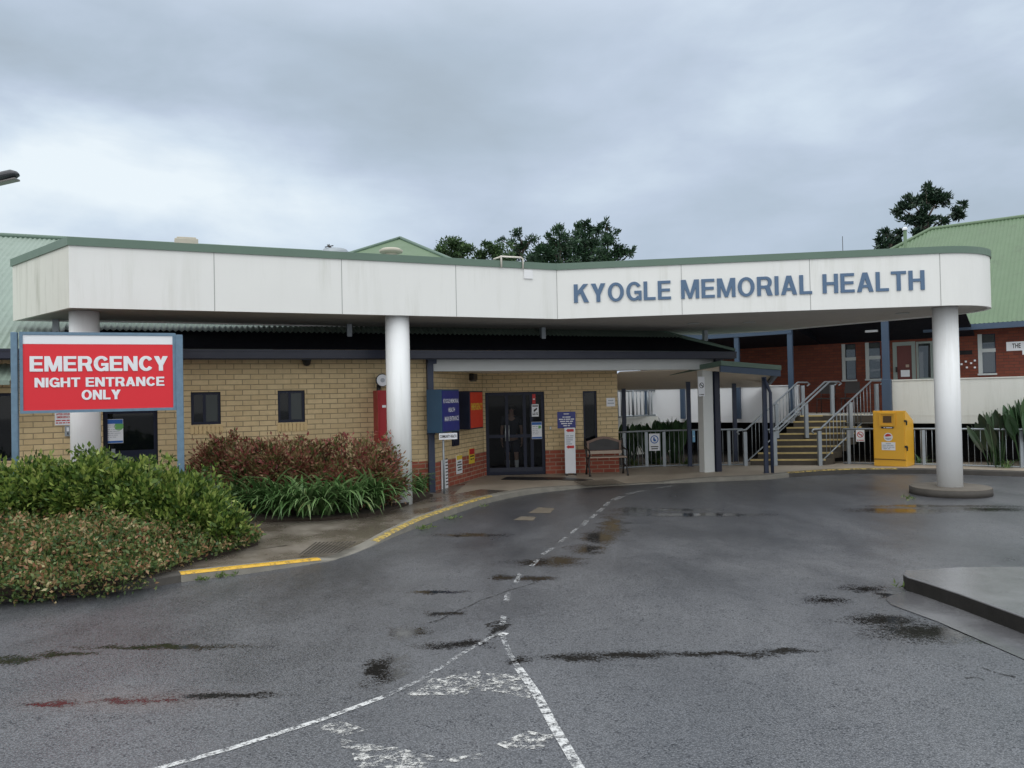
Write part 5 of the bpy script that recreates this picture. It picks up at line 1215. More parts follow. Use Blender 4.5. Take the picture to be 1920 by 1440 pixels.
# no-smoking plates
cq = at(1316, 740, 17.95); r = B.rect(1309, 706, 1321, 743, -.03)
o = wsign('wall_notice', 'tall white no smoking plate strapped to the entrance pillar', 'notice', B, r, -.025, .012, 'sign_white', [('NO SMOKING', .15, .85, .06, .11)])
def ring_sym(fr, cu, cz, R0, v, parent, m_ring, smoke=True):
    mb = MB(); nn = 24
    for k in range(nn):
        a, b = 2 * math.pi * k / nn, 2 * math.pi * (k + 1) / nn
        mb.face([fr.p(cu + rr * math.cos(t), v, cz + rr * math.sin(t)) for rr, t in ((R0 * .78, a), (R0, a), (R0, b), (R0 * .78, b))])
    s = R0 * .8; w = R0 * .1
    if smoke: mb.face([fr.p(cu + x, v - .001, cz + y) for x, y in ((-s * .7 - w, s * .7 - w), (-s * .7 + w, s * .7 + w), (s * .7 + w, -s * .7 + w), (s * .7 - w, -s * .7 - w))])
    mb.build('ring', m_ring, parent)
    mb = MB()
    if smoke: mb.face([fr.p(cu + x * R0, v + .001, cz + y * R0) for x, y in ((-.5, -.08), (.5, -.08), (.5, .08), (-.5, .08))]); mb.build('cigarette', M['ink'], parent)
    else:
        mb.face([fr.p(cu + x * R0, v, cz + y * R0) for x, y in ((-.2, -.5), (.35, -.5), (.45, -.1), (.05, .1), (.1, .5), (-.25, .55), (-.35, 0))]); mb.build('symbol', m_ring, parent)
ring_sym(B, (r[0] + r[1]) / 2, r[2] + (r[3] - r[2]) * .55, (r[1] - r[0]) * .36, -.042, o, M['ink'])
ff = Fr(*fl[1].xy, math.degrees(math.atan2(fl[2].y - fl[1].y, fl[2].x - fl[1].x)))
r = ff.rect(1217, 813, 1237, 845, -.03); o = wsign('fence_sign', 'white sign with round blue symbol tied to the fence left of the stairs', 'sign', ff, r, -.03, .01, 'sign_white', [('xxxxxxxx', .15, .85, .20, .27), ('xxxxxx', .2, .8, .08, .15)])
ring_sym(ff, (r[0] + r[1]) / 2, r[2] + (r[3] - r[2]) * .66, (r[1] - r[0]) * .38, -.042, o, M['poster_blue'], False)
r = ff.rect(1298, 807, 1303, 829, -.05); wsign('fence_sign', 'narrow light blue plate tied to the fence next to the walkway post', 'sign', ff, r, -.05, .01, 'cyan', [('xxxx xxxx', .2, .8, .45, .55)], 'sign_white')
f2 = Fr(*fr_[0].xy, math.degrees(math.atan2(fr_[1].y - fr_[0].y, fr_[1].x - fr_[0].x)))
r = f2.rect(1605, 806, 1621, 828, -.03); o = wsign('fence_sign', 'small white no smoking sign tied to the fence left of the yellow bin', 'sign', f2, r, -.03, .01, 'sign_white', [('NO SMOKING', .12, .88, .08, .16)], 'red_ink')
ring_sym(f2, (r[0] + r[1]) / 2, r[2] + (r[3] - r[2]) * .6, (r[1] - r[0]) * .38, -.042, o, M['red_ink'])

# ================================================================== BENCH
q = at(1106, 890, 18.55); bf = Fr(q.x, q.y, 4); L = .92
be = thing('park_bench', 'timber and black cast iron bench with arched back against the entrance wall', 'bench', bf.p(L / 2, .2, .1))
for k, u in enumerate((0.0, L)):
    mb = MB(); g = .1
    mb.tube([bf.p(u, -.04, g), bf.p(u, .0, g + .08), bf.p(u, .10, g + .25), bf.p(u, .05, g + .42)], [.03, .022, .02, .022], 8)
    mb.tube([bf.p(u, .50, g), bf.p(u, .46, g + .12), bf.p(u, .38, g + .30), bf.p(u, .42, g + .46), bf.p(u, .50, g + .72), bf.p(u, .54, g + .88)], [.03, .022, .02, .022, .022, .018], 8)
    mb.tube([bf.p(u, .10, g + .26), bf.p(u, .26, g + .20), bf.p(u, .38, g + .28)], .016, 8)
    mb.tube([bf.p(u, .02, g + .42), bf.p(u, .45, g + .42)], .02, 8)
    mb.tube([bf.p(u, .03, g + .43), bf.p(u, -.03, g + .52), bf.p(u, .02, g + .62), bf.p(u, .25, g + .63), bf.p(u, .46, g + .66)], .02, 8)
    mb.build('end_frame', M['iron'], be)
mb = MB()
for i in range(5): mb.box(bf, .0, L, .0 + i * .085, .07 + i * .085, .535, .56, 1 if i in (0, 4) else 0)
mb.build('seat', [M['timber'], M['timber_light']], be, bevel=.004)
mb = MB(); n_ = 12
for i in range(n_):
    a, b = i / n_, (i + 1) / n_; h = lambda f: .88 + .12 * math.sin(math.pi * f) ** 1.5
    for (lo_, hi_) in ((-.03, .03),):
        mb.hexa([bf.p(L * a, .52, h(a) + lo_), bf.p(L * b, .52, h(b) + lo_), bf.p(L * b, .55, h(b) + lo_), bf.p(L * a, .55, h(a) + lo_), bf.p(L * a, .52, h(a) + hi_), bf.p(L * b, .52, h(b) + hi_), bf.p(L * b, .55, h(b) + hi_), bf.p(L * a, .55, h(a) + hi_)])
mb.box(bf, .03, L - .03, .455, .485, .60, .68, 1)
for u in (.03, L - .09): mb.box(bf, u, u + .05, .48, .53, .66, .88)
br_ = mb.build('backrest', [M['timber'], M['timber_light']], be)
mb = MB(); pts = [bf.p(.09, .50, .69), bf.p(L - .09, .50, .69)] + [bf.p(L * f, .515, .85 + .12 * math.sin(math.pi * f) ** 1.5) for f in (.9, .75, .6, .5, .4, .25, .1)]
mb.face(pts); mb.build('lattice_panel', M['iron'], br_)

# ================================================================== CHAIRS ON THE VERANDAH
def chair(x, label):
    u, _ = HF.uz(x, 760, 1.7); o = thing('verandah_chair', label, 'chair', HF.p(u, 1.7, FL), 'dark chairs on the hall verandah')
    mb = MB(); mb.box(HF, u - .24, u + .24, 1.5, 1.95, FL + .43, FL + .47); mb.build('seat', M['chair'], o, bevel=.015)
    mb = MB(); mb.hexa([HF.p(u - .23, 1.95, FL + .6), HF.p(u + .23, 1.95, FL + .6), HF.p(u + .23, 1.99, FL + .6), HF.p(u - .23, 1.99, FL + .6), HF.p(u - .2, 2.03, FL + .95), HF.p(u + .2, 2.03, FL + .95), HF.p(u + .2, 2.07, FL + .95), HF.p(u - .2, 2.07, FL + .95)]); mb.build('backrest', M['chair'], o)
    for a in (-.21, .21):
        mb = MB(); mb.tube([HF.p(u + a, 1.5, FL), HF.p(u + a * .95, 1.54, FL + .44)], .014, 6); mb.build('leg', M['iron'], o)
        mb = MB(); mb.tube([HF.p(u + a, 2.0, FL), HF.p(u + a * .95, 1.93, FL + .44), HF.p(u + a * .9, 2.04, FL + .92)], .014, 6); mb.build('leg', M['iron'], o)
chair(1548, 'dark chair against the hall wall behind the middle handrail post'); chair(1594, 'dark chair against the hall wall below the first hall window')

# ================================================================== PERSON INSIDE THE ENTRANCE
def skin_mesh(name, joints, edges, mt, parent=None, lvl=2):
    me = bpy.data.meshes.new(name); me.from_pydata([j[0] for j in joints], edges, []); o = bpy.data.objects.new(name, me); COL.objects.link(o)
    o.modifiers.new('s', 'SKIN'); sk = me.skin_vertices[0].data
    for i, j in enumerate(joints):
        rr = j[1]; sk[i].radius = (rr, rr) if not isinstance(rr, tuple) else rr
        sk[i].use_root = (i == 0)
    s = o.modifiers.new('u', 'SUBSURF'); s.levels = lvl; s.render_levels = lvl
    dg = bpy.context.evaluated_depsgraph_get(); nm = bpy.data.meshes.new_from_object(o.evaluated_get(dg)); nm.name = name
    bpy.data.objects.remove(o)
    nm.materials.clear(); nm.materials.append(mt)
    for p in nm.polygons: p.use_smooth = True
    o = bpy.data.objects.new(name, nm); COL.objects.link(o)
    if parent: o.parent = parent
    return o
pq = BK.p(.73, .55, .106)
per = thing('person', 'person in dark shirt, navy shorts and long white socks behind the entrance glass', 'person', pq)
jt = [((0, 0, .92), (.15, .10)), ((0, 0, 1.12), (.13, .09)), ((0, 0, 1.35), (.165, .10)), ((0, 0, 1.46), (.07, .06)), ((0, -.01, 1.54), .055), ((0, -.02, 1.64), (.078, .095)), ((0, -.01, 1.74), (.06, .075)),
      ((.19, 0, 1.41), .055), ((.25, .02, 1.15), .042), ((.26, -.05, .90), .032), ((.26, -.07, .80), (.022, .04)),
      ((-.19, 0, 1.41), .055), ((-.25, .02, 1.15), .042), ((-.26, -.05, .90), .032), ((-.26, -.07, .80), (.022, .04)),
      ((.10, 0, .84), .095), ((.11, 0, .48), .062), ((.115, .02, .30), .056), ((.115, .02, .08), .038), ((.125, -.14, .035), .036),
      ((-.10, 0, .84), .095), ((-.11, 0, .48), .062), ((-.115, .02, .30), .056), ((-.115, .02, .08), .038), ((-.125, -.14, .035), .036)]
ed = [(0, 1), (1, 2), (2, 3), (3, 4), (4, 5), (5, 6), (2, 7), (7, 8), (8, 9), (9, 10), (2, 11), (11, 12), (12, 13), (13, 14), (0, 15), (15, 16), (16, 17), (17, 18), (18, 19), (0, 20), (20, 21), (21, 22), (22, 23), (23, 24)]
for sgn, hx in ((1, .26), (-1, -.26)):            # five fingers on each hand
    hi_ = 10 if sgn > 0 else 14
    for k, (dx, dy, ln) in enumerate(((.0, -.03, .085), (.0, -.01, .095), (.0, .012, .09), (.0, .032, .07))):
        b = len(jt); jt += [((hx, -.07 + dy, .75), .010), ((hx - sgn * .012, -.075 + dy, .75 - ln * .55), .009), ((hx - sgn * .035, -.08 + dy, .75 - ln), .007)]; ed += [(hi_, b), (b, b + 1), (b + 1, b + 2)]
    b = len(jt); jt += [((hx - sgn * .015, -.12, .785), .011), ((hx - sgn * .03, -.14, .745), .009)]; ed += [(hi_, b), (b, b + 1)]
body = skin_mesh('body', jt, ed, M['skin'], per)
fc = MB()
fc.lathe((0, -.125, 1.625), [(.0, -.02), (.014, -.012), (.012, .0), (.006, .03), (0, .035)], 8)
for s_ in (-1, 1): fc.lathe((s_ * .032, -.108, 1.655), [(0, -.01), (.011, 0), (0, .01)], 8, 1); fc.lathe((s_ * .083, -.01, 1.635), [(0, -.03), (.014, -.015), (.018, .01), (0, .03)], 8)
fc.obox((0, -.113, 1.592), (.022, 0, 0), (0, .006, 0), (0, 0, .005), 2)
f_ = fc.build('face', [M['skin'], M['ink'], M['red_box']]); f_.parent = per
mb = MB(); mb.lathe((0, .0, 1.645), [(.098, -.02), (.105, .03), (.10, .08), (.07, .125), (0, .135)], 20); h_ = mb.build('hair', M['hair']); h_.parent = per
skin_mesh('shirt', [((0, 0, .90), (.17, .125)), ((0, 0, 1.12), (.155, .115)), ((0, 0, 1.35), (.185, .12)), ((0, 0, 1.45), (.09, .075)), ((.20, 0, 1.41), .075), ((.245, .015, 1.2), .06), ((-.20, 0, 1.41), .075), ((-.245, .015, 1.2), .06)], [(0, 1), (1, 2), (2, 3), (2, 4), (4, 5), (2, 6), (6, 7)], M['shirt'], per)
skin_mesh('shorts', [((0, 0, .95), (.17, .125)), ((.10, 0, .80), .115), ((.115, 0, .50), .10), ((-.10, 0, .80), .115), ((-.115, 0, .50), .10)], [(0, 1), (1, 2), (0, 3), (3, 4)], M['shorts'], per)
for s_ in (1, -1):
    skin_mesh('sock', [((s_ * .115, .02, .36), .062), ((s_ * .115, .02, .30), .062), ((s_ * .115, .02, .10), .046), ((s_ * .118, -.02, .055), .046)], [(0, 1), (1, 2), (2, 3)], M['sock'], per)
    skin_mesh('shoe', [((s_ * .115, .04, .04), (.045, .045)), ((s_ * .12, -.05, .035), .045), ((s_ * .128, -.17, .03), (.045, .032))], [(0, 1), (1, 2)], M['ink'], per)

# ================================================================== STREET LAMP (pole just outside the left edge)
lq = at(-62, 330, 15.0); o = thing('street_lamp', 'dark street lamp head poking in from the left edge below the clouds', 'lamp', (lq.x - .35, lq.y, 0))
tip, back_ = at(35, 326, 15.0), at(-40, 343, 15.0)
mb = MB(); mb.tube([(lq.x - .35, lq.y, 0), (lq.x - .35, lq.y, lq.z - .5), (lq.x - .3, lq.y, lq.z - .15), tuple(back_)], [.08, .06, .05, .04], 12); mb.build('pole', M['galv'], o)
d_ = (tip - back_).normalized(); sdd = Vector((0, 1, 0)); u_ = sdd.cross(d_) * -1
mb = MB()
def ell(f, w, t, b): c = back_.lerp(tip, f); return [c + sdd * (w * math.cos(a)) + (u_ * (t * math.sin(a)) if math.sin(a) > 0 else u_ * (b * math.sin(a))) for a in [k * math.pi / 8 for k in range(16)]]
rings = [ell(0, .05, .04, .06), ell(.15, .1, .09, .11), ell(.6, .14, .11, .10), ell(.85, .13, .11, .07), ell(.96, .09, .06, .04), ell(1.0, .02, .01, .01)]
for a, b in zip(rings, rings[1:]):
    for k in range(16): mb.face([a[k], a[(k + 1) % 16], b[(k + 1) % 16], b[k]], 0, None, True)
mb.build('head', M['lamp'], o)
mb = MB(); c = back_.lerp(tip, .62) - u_ * .10; mb.obox(c, d_ * .26, sdd * .09, u_ * .02); mb.build('lens', M['lens'], o, bevel=.015)

# ================================================================== FAR BUILDINGS AND POLES
ap_, bl_, br2 = at(750, 447, 26), at(640, 473, 25), at(846, 483, 25)
pz = bl_.z - 1.2; o = thing('hip_roof_building', 'small building with a green pyramid roof peeping over the canopy', 'building', (ap_.x, ap_.y, 0))
hw = 3.7; sl = 1.35 / 1.9
rz = ap_.z - hw * sl * .72
cs = [(ap_.x + a * hw, ap_.y + b * hw) for a, b in ((-1.05, -.85), (.8, -1.05), (1.05, .85), (-.8, 1.05))]
mb = MB()
for i in range(4):
    j = (i + 1) % 4; nseg = 60
    a, b = Vector((*cs[i], rz)), Vector((*cs[j], rz)); top_ = Vector(ap_)
    mb.face([a, b, top_])
mb.build('roof', M['roof_hall'], o)
rb = [x for x in o.children][0]
mb = MB()
for c in cs: mb.tube([(*c, rz + .02), tuple(Vector(ap_) + UPZ * .02)], .06, 6)
mb.build('ridge_cap', M['green_metal'], rb)
mb = MB()
for i in range(4):
    a, b = cs[i], cs[(i + 1) % 4]; a = (ap_.x + (a[0] - ap_.x) * .9, ap_.y + (a[1] - ap_.y) * .9); b = (ap_.x + (b[0] - ap_.x) * .9, ap_.y + (b[1] - ap_.y) * .9); mb.face([(*a, 0), (*b, 0), (*b, rz + .05), (*a, rz + .05)], 0, [(0, 0), (5, 0), (5, rz), (0, rz)])
mb.build('wall', M['brick_y'], o)
q = at(1697, 440, 25.5); o = thing('vent_pipe', 'green vent pipe with pale cap rising behind the right canopy edge', 'pipe', (q.x, q.y, 0)); zt = at(1697, 432, 25.5).z
mb = MB(); mb.cyl((q.x, q.y), .055, 0, zt, 16); mb.build('pipe', M['roof_hall'], o); mb = MB(); mb.lathe((q.x, q.y, zt), [(.07, 0), (.085, .06), (.06, .1), (0, .11)], 16); mb.build('cap', M['sign_white'], o)
q = at(1580, 460, 30); o = thing('antenna', 'thin dark aerial rod above the canopy lettering', 'antenna', (q.x, q.y, 0)); mb = MB(); mb.tube([(q.x, q.y, 0), (q.x, q.y, at(1580, 443, 30).z)], [.03, .012], 6); mb.build('rod', M['iron'], o); mb = MB(); mb.tube([(q.x, q.y, 6.2), (q.x, q.y, 6.5)], .04, 8); mb.build('collar', M['galv'], o)

# ================================================================== PLANTS
def shrub(name, label, group, blobs, n, L, W, mt, stems=6, out=.6, shell=.45, sprigs=(), clump=.15):
    cx = sum(b[0][0] for b in blobs) / len(blobs); cy = sum(b[0][1] for b in blobs) / len(blobs)
    o = thing(name, label, 'shrub', (cx, cy, .14), group)
    lv = Leaves(); tot = sum(b[1][0] * b[1][2] for b in blobs)
    for c, r_ in blobs:
        k = int(n * r_[0] * r_[2] / tot); m_ = max(8, int(k / (90 * (clump / .13) ** 1.5)))
        lv.blob(c, tuple(x * .75 for x in r_), int(k * .30), L, W, out, .3)
        for _ in range(m_):
            d = rng.normal(size=3); d[2] = abs(d[2]) if rng.random() < .7 else d[2]; d[1] = -abs(d[1]) if rng.random() < .45 else d[1]; d /= np.linalg.norm(d)
            cc2 = np.array(c) + d * np.array(r_) * (.72 + .42 * rng.random()); rr2 = clump * (.6 + .8 * rng.random())
            kk = int(k * .75 / m_); P = cc2 + rng.normal(size=(kk, 3)) * rr2 * .5; a = (P - cc2) / rr2 * .8 + d * .5 + rng.normal(size=(kk, 3)) * .35 + np.array([0, 0, .35]); a /= np.linalg.norm(a, axis=1, keepdims=True)
            lv.add(P, a, L * (.6 + .8 * rng.random(kk)), W * (.7 + .6 * rng.random(kk)))
    sprigs = list(sprigs)
    for c, r_ in blobs:
        for _ in range(4): sprigs.append((c[0] + random.uniform(-.8, .8) * r_[0], c[1] + random.uniform(-.5, .5) * r_[1], c[2] + r_[2] * .75, random.uniform(.12, .34) * (1 if L > .081 else 1.25)))
    for (x, y, z, hh) in sprigs:
        k = 46; t = rng.random(k); P = np.stack([x + .05 * rng.normal(size=k), y + .05 * rng.normal(size=k), z + t * hh], 1); a = rng.normal(size=(k, 3)) * .7 + np.array([0, 0, .6]); a /= np.linalg.norm(a, axis=1, keepdims=True); lv.add(P, a, L * 1.1, W)
    lv.build('foliage', mt, o, .12); stems_z = .2
    mb = MB()
    for c, r_ in blobs:
        for _ in range(stems):
            t = random.uniform(-.6, .6), random.uniform(-.6, .6); mb.tube([(c[0] + t[0] * r_[0] * .4, c[1] + t[1] * r_[1] * .4, .1), (c[0] + t[0] * r_[0], c[1] + t[1] * r_[1], c[2] + random.uniform(0, .7) * r_[2])], [.014, .005], 5)
    for (x, y, z, hh) in sprigs: mb.tube([(x, y, z - .3), (x, y, z + hh)], [.01, .004], 5)
    mb.build('stem', M['bark'], o)
    return o
def bpt(px, pytop, Y, rx, ry): # a blob whose top shows at this pixel
    q = at(px, pytop, Y); hh = (q.z - .1) / 2
    return ((q.x, q.y, .1 + hh * 1.0), (rx, ry, hh))
G_ = 'green leafy shrubs of the front bed'
shrub('leafy_shrub', 'bright green leafy shrub at the left edge under the emergency sign', G_, [bpt(-160, 900, 10.3, .9, .6), bpt(-20, 886, 10.4, .8, .6), bpt(70, 880, 10.5, .6, .55)], 12500, .085, .044, M['l_shrub'], sprigs=[(*at(50, 880, 10.5).xy, 1.05, .2)])
shrub('leafy_shrub', 'tall bright green leafy shrub below the middle of the emergency sign', G_, [bpt(150, 868, 10.5, .6, .5), bpt(215, 872, 10.5, .6, .5), bpt(275, 882, 10.4, .5, .5)], 11500, .085, .044, M['l_shrub'], sprigs=[(*at(185, 860, 10.5).xy, 1.15, .28), (*at(130, 872, 10.5).xy, 1.1, .2)])
shrub('leafy_shrub', 'darker green leafy shrub at the path end of the front bed', G_, [bpt(332, 908, 10.4, .52, .5), bpt(382, 938, 10.3, .36, .42), bpt(424, 975, 10.15, .2, .3)], 9500, .082, .042, M['l_shrub'], sprigs=[(*at(430, 960, 10.1).xy, .5, .2)])
# low variegated ground cover
lv = Leaves()
def in_poly(x, y, poly):
    c = np.zeros(len(x), bool); n = len(poly)
    for i in range(n):
        a, b = poly[i], poly[i - 1]
        cond = ((a[1] > y) != (b[1] > y)) & (x < (b[0] - a[0]) * (y - a[1]) / (b[1] - a[1] + 1e-9) + a[0]); c ^= cond
    return c
cov = [gz(x, y, .1).xy for x, y in [(-420, 1166), (-200, 1148), (0, 1123), (120, 1114), (215, 1104), (275, 1090), (345, 1066), (420, 1045), (484, 1026), (492, 1012), (470, 990)]] + [Vector((-4.0, 10.9)), Vector((-5.5, 11.0)), Vector((-9, 11.0))]
n0 = 75000; X = rng.uniform(-8.5, -3.0, n0); Y = rng.uniform(7.2, 11.0, n0); k = in_poly(X, Y, cov); X, Y = X[k], Y[k]
edge = np.array([min((math.hypot(x - c.x, y - c.y)) for c in [cov[i].lerp(cov[i + 1], f) for i in range(10) for f in (0, .25, .5, .75)]) for x, y in zip(X, Y)])
hgt = np.clip(.10 + edge * .50, 0, .50) * (1 + .22 * np.sin(X * 5.1 + Y * 2) * np.sin(Y * 6.3) + .15 * np.sin(X * 11) * np.sin(Y * 9.4))
Zc = .12 + hgt * (1 - .55 * rng.random(len(X)) ** 1.7) + .03 * rng.normal(size=len(X))
a = rng.normal(size=(len(X), 3)) * .75 + np.array([0, -.35, .55]); a /= np.linalg.norm(a, axis=1, keepdims=True)
lv.add(np.stack([X, Y, np.maximum(Zc, .13)], 1), a, .058 * (.6 + .8 * rng.random(len(X))), .032)
ex = [gz(x, y, 0) for x, y in ((60, 1128), (75, 1130), (180, 1118), (165, 1119), (210, 1115), (255, 1108), (100, 1124), (20, 1132))]
for e in ex:
    kk = 60; P = np.stack([e.x + .12 * rng.normal(size=kk), e.y + .06 * rng.normal(size=kk), .02 + .12 * rng.random(kk)], 1); a = rng.normal(size=(kk, 3)) + np.array([0, -.4, .1]); a /= np.linalg.norm(a, axis=1, keepdims=True); lv.add(P, a, .05, .026)
struct(lv.build('ground_cover', M['l_cover']), 'stuff')
# red nandina shrubs
G_ = 'red-leaved shrubs beside the path'
nd = [('tall thin red-leaved shrub at the left of the bed before the small window', [bpt(398, 842, 14.0, .40, .35), bpt(430, 832, 14.1, .38, .35), bpt(412, 880, 14.0, .40, .3)], [(*at(425, 828, 14.1).xy, 1.1, .2), (*at(385, 846, 14).xy, 1.0, .2)], 5200),
      ('broad red-leaved shrub in the bed below the second small window', [bpt(485, 832, 13.9, .50, .45), bpt(540, 834, 13.9, .45, .45), bpt(510, 862, 13.95, .55, .4)], [(*at(505, 826, 13.9).xy, 1.1, .2)], 8500),
      ('rusty red shrub in the bed between the second window and the fire cabinet', [bpt(590, 848, 14.0, .42, .4), bpt(632, 836, 14.1, .48, .45), bpt(610, 870, 14.1, .50, .4)], [(*at(618, 826, 14.1).xy, 1.15, .16)], 7800),
      ('dark red shrub leaning against the middle canopy column', [bpt(685, 838, 14.0, .48, .45), bpt(712, 852, 13.95, .35, .35), bpt(722, 876, 14.0, .25, .3), bpt(680, 880, 14.0, .45, .35)], [(*at(670, 828, 14.0).xy, 1.1, .2)], 7600)]
for lab, bl, sg, n in nd: shrub('nandina_shrub', lab, G_, bl, n, .08, .036, M['l_nandina'], 7, .5, .3, sg, .17)
# agapanthus clumps
def strap_clump(px, py, label, n=60, hgt=.62, mt='l_strap', name='agapanthus', group='agapanthus clumps along the path', w=.034, z=.12, Yo=None, L=(.55, .9), lean=None):
    q = gz(px, py, z) if Yo is None else at(px, py, Yo); q = Vector((q.x, q.y, z))
    o = thing(name, label, 'plant', q, group); mb = MB()
    for i in range(n):
        hd__ = random.uniform(0, 2 * math.pi) if lean is None or random.random() > .5 else random.gauss(lean, .7)
        blade(mb, (q.x + random.gauss(0, .05), q.y + random.gauss(0, .05), z), hd__, random.uniform(*L), w * random.uniform(.7, 1.2), random.uniform(.75, 1.4), random.uniform(1.4, 2.6), 7)
    mb.build('leaf', M[mt], o); o.children[0]['kind'] = 'stuff'
    mb = MB(); mb.lathe((q.x, q.y, z), [(.05, 0), (.045, .06), (.02, .14), (0, .15)], 8); mb.build('crown_base', M['l_strap'], o)
labs = ['leftmost agapanthus clump, beside the front shrub end of the path', 'agapanthus clump before the left red shrub, second from the path end', 'agapanthus clump with a yellowing leaf at the path edge', 'agapanthus clump before the broad red shrub', 'agapanthus clump in the middle of the path edge', 'agapanthus clump before the rusty red shrub', 'agapanthus clump arching just left of the middle column', 'agapanthus clump touching the foot of the middle column']
for (x, y), lb in zip([(448, 958), (490, 965), (530, 969), (572, 970), (612, 967), (655, 964), (700, 956), (738, 944)], labs): strap_clump(x, y, lb, 80, L=(.75, 1.3), lean=-1.5, w=.046)
strap_clump(790, 924, 'small agapanthus clump between the middle column and the downpipe', 48, L=(.45, .8))
# strelitzia (paddle leaves) behind the fences
def paddle_clump(px, Y, pytop, n, spread, label, red=False, w=.13):
    q = at(px, 860, Y); zt = at(px, pytop, Y).z; o = thing('paddle_leaf_plant', label, 'plant', (q.x, q.y, .05), 'paddle-leaved plants behind the fences'); st = MB(); lf = MB()
    for i in range(n):
        hx, hy = random.gauss(0, spread), random.gauss(0, spread * .5); hz = zt * random.uniform(.72, 1.0); L_ = random.uniform(.55, .85)
        top = Vector((q.x + hx, q.y + hy, hz)); base = Vector((q.x + hx * .3, q.y + hy * .3, .05)); d = (top - base).normalized(); mid = top - d * L_
        st.tube([base, mid, top], [.018, .012, .004], 5)
        fa = random.uniform(0, math.pi); s = Vector((math.cos(fa), math.sin(fa), 0)); b = len(lf.v); ns = 7; nn = d.cross(s)
        for k_ in range(ns + 1):
            f = k_ / ns; ww = w * random.uniform(.9, 1.1) * math.sin(math.pi * min(1, .06 + f * .92)) ** .75; c = mid.lerp(top, f) + nn * (.12 * f * f * random.choice((1, 1)) ) + UPZ * (-.05 * f * f)
            lf.v += [tuple(c - s * ww + nn * ww * .4), tuple(c), tuple(c + s * ww + nn * ww * .4)]
        for k_ in range(ns):
            for h in (0, 1):
                v_ = b + k_ * 3 + h; lf.f.append([v_, v_ + 1, v_ + 4, v_ + 3]); lf.m.append(0); lf.uv.append(None); lf.sm.append(True)
    st.build('stem', M['l_paddle'], o); lf.build('foliage', M['l_paddle_red' if red else 'l_paddle'], o)
paddle_clump(1180, 21.9, 790, 22, .22, 'paddle-leaved plant left of the blue-symbol fence sign, below the ramp railing')
paddle_clump(1228, 21.8, 785, 26, .3, 'paddle-leaved plant straight behind the blue-symbol fence sign')
paddle_clump(1268, 22.0, 778, 26, .28, 'tall paddle-leaved plant between the fence sign and the walkway post')
paddle_clump(1872, 18.85, 762, 26, .36, 'purplish paddle-leaved plant behind the right fence, leaning to the canopy column', True, .12)
paddle_clump(1925, 18.5, 738, 26, .26, 'tall paddle-leaved plant at the right edge behind the fence', False, .12)
for x, Y_, lb in ((1190, 21.2, 'pale grassy tuft behind the fence left of the blue-symbol sign'), (1240, 21.3, 'pale grassy tuft behind the fence under the blue-symbol sign'), (1285, 21.2, 'pale grassy tuft behind the fence by the walkway post'), (1330, 21.2, 'pale grassy tuft behind the fence beside the entrance pillar'), (1888, 18.6, 'grassy tuft behind the right fence below the purplish plant'), (1728, 20.0, 'grassy tuft behind the fence beside the yellow bin')):
    strap_clump(x, 876, lb, 34, name='grass_tuft', group='grassy tufts behind the fences', w=.02, z=.04, Yo=Y_, L=(.25, .5), mt='l_weed' if x < 1700 else 'l_strap')
# little weeds in the gutter
lv = Leaves()
for x, y, n in ((790, 994, 26), (800, 990, 20), (843, 975, 20), (850, 972, 14), (380, 1090, 24), (415, 1084, 20), (440, 1081, 12), (905, 951, 10), (1704, 938, 18), (1700, 934, 12), (1690, 1103, 8)):
    q = gz(x, y); k = n; P = np.stack([q.x + .05 * rng.normal(size=k), q.y + .03 * rng.normal(size=k), .005 + .02 * rng.random(k)], 1); a = rng.normal(size=(k, 3)) * .8 + np.array([0, 0, .7]); a[:, 2] = np.abs(a[:, 2]); a /= np.linalg.norm(a, axis=1, keepdims=True); lv.add(P, a, .07, .018)
struct(lv.build('weeds', M['l_weed']), 'stuff')

# ================================================================== TREES
def tree(name, label, px, pytop, Y, blobs, mt, L, W, group=None, dens=1.0, spiky=False, base=0):
    q = at(px, pytop, Y); o = thing(name, label, 'tree', (q.x, q.y, 0), group); sc_ = Y / F * .93
    tr = MB(); lv = Leaves(); ztop = q.z
    tr.tube([(q.x, q.y, 0), (q.x + .1, q.y, ztop * .5), (q.x, q.y, ztop * .95)], [.24, .15, .02], 10)
    if group: blobs = list(blobs) + [(px + random.uniform(-26, 26), 500 + 22 * k_, 30, 16) for k_ in range(5)]
    for (bx_, by_, rx, rz_) in blobs:
        c = at(bx_, by_, Y + random.uniform(-1.0, 1.0)); r3 = (rx * sc_, rx * sc_ * .9, rz_ * sc_)
        zb_ = max(c.z - abs(c.x - q.x) * .7 - .4, ztop * .3); tr.tube([(q.x, q.y, zb_), tuple((Vector((q.x, q.y, zb_)) + c) / 2 + Vector((0, 0, .15))), tuple(c)], [.07, .05, .02], 6)
        n = int(dens * 900 * (r3[0] * r3[2]) / (L * L) * .075)
        m_ = max(5, int(n / 70))
        for i in range(m_):
            d = rng.normal(size=3); d /= np.linalg.norm(d); cc2 = np.array(c) + d * np.array(r3) * (.15 + .72 * rng.random()); rr2 = np.array(r3) * (.36 + .24 * rng.random())
            k = int(n / m_)
            if spiky:
                P = cc2 + rng.normal(size=(k, 3)) * rr2 * .6; a = d * .9 + rng.normal(size=(k, 3)) * .45 + np.array([0, 0, .35]); a /= np.linalg.norm(a, axis=1, keepdims=True); lv.add(P, a, L * (.7 + .9 * rng.random(k)), W)
            else: lv.blob(cc2, rr2, k, L, W, .4, .2)
    tr.build('trunk', M['bark'], o); lv.build('crown', mt, o)
    return o
GT = 'trees behind the hospital roof'
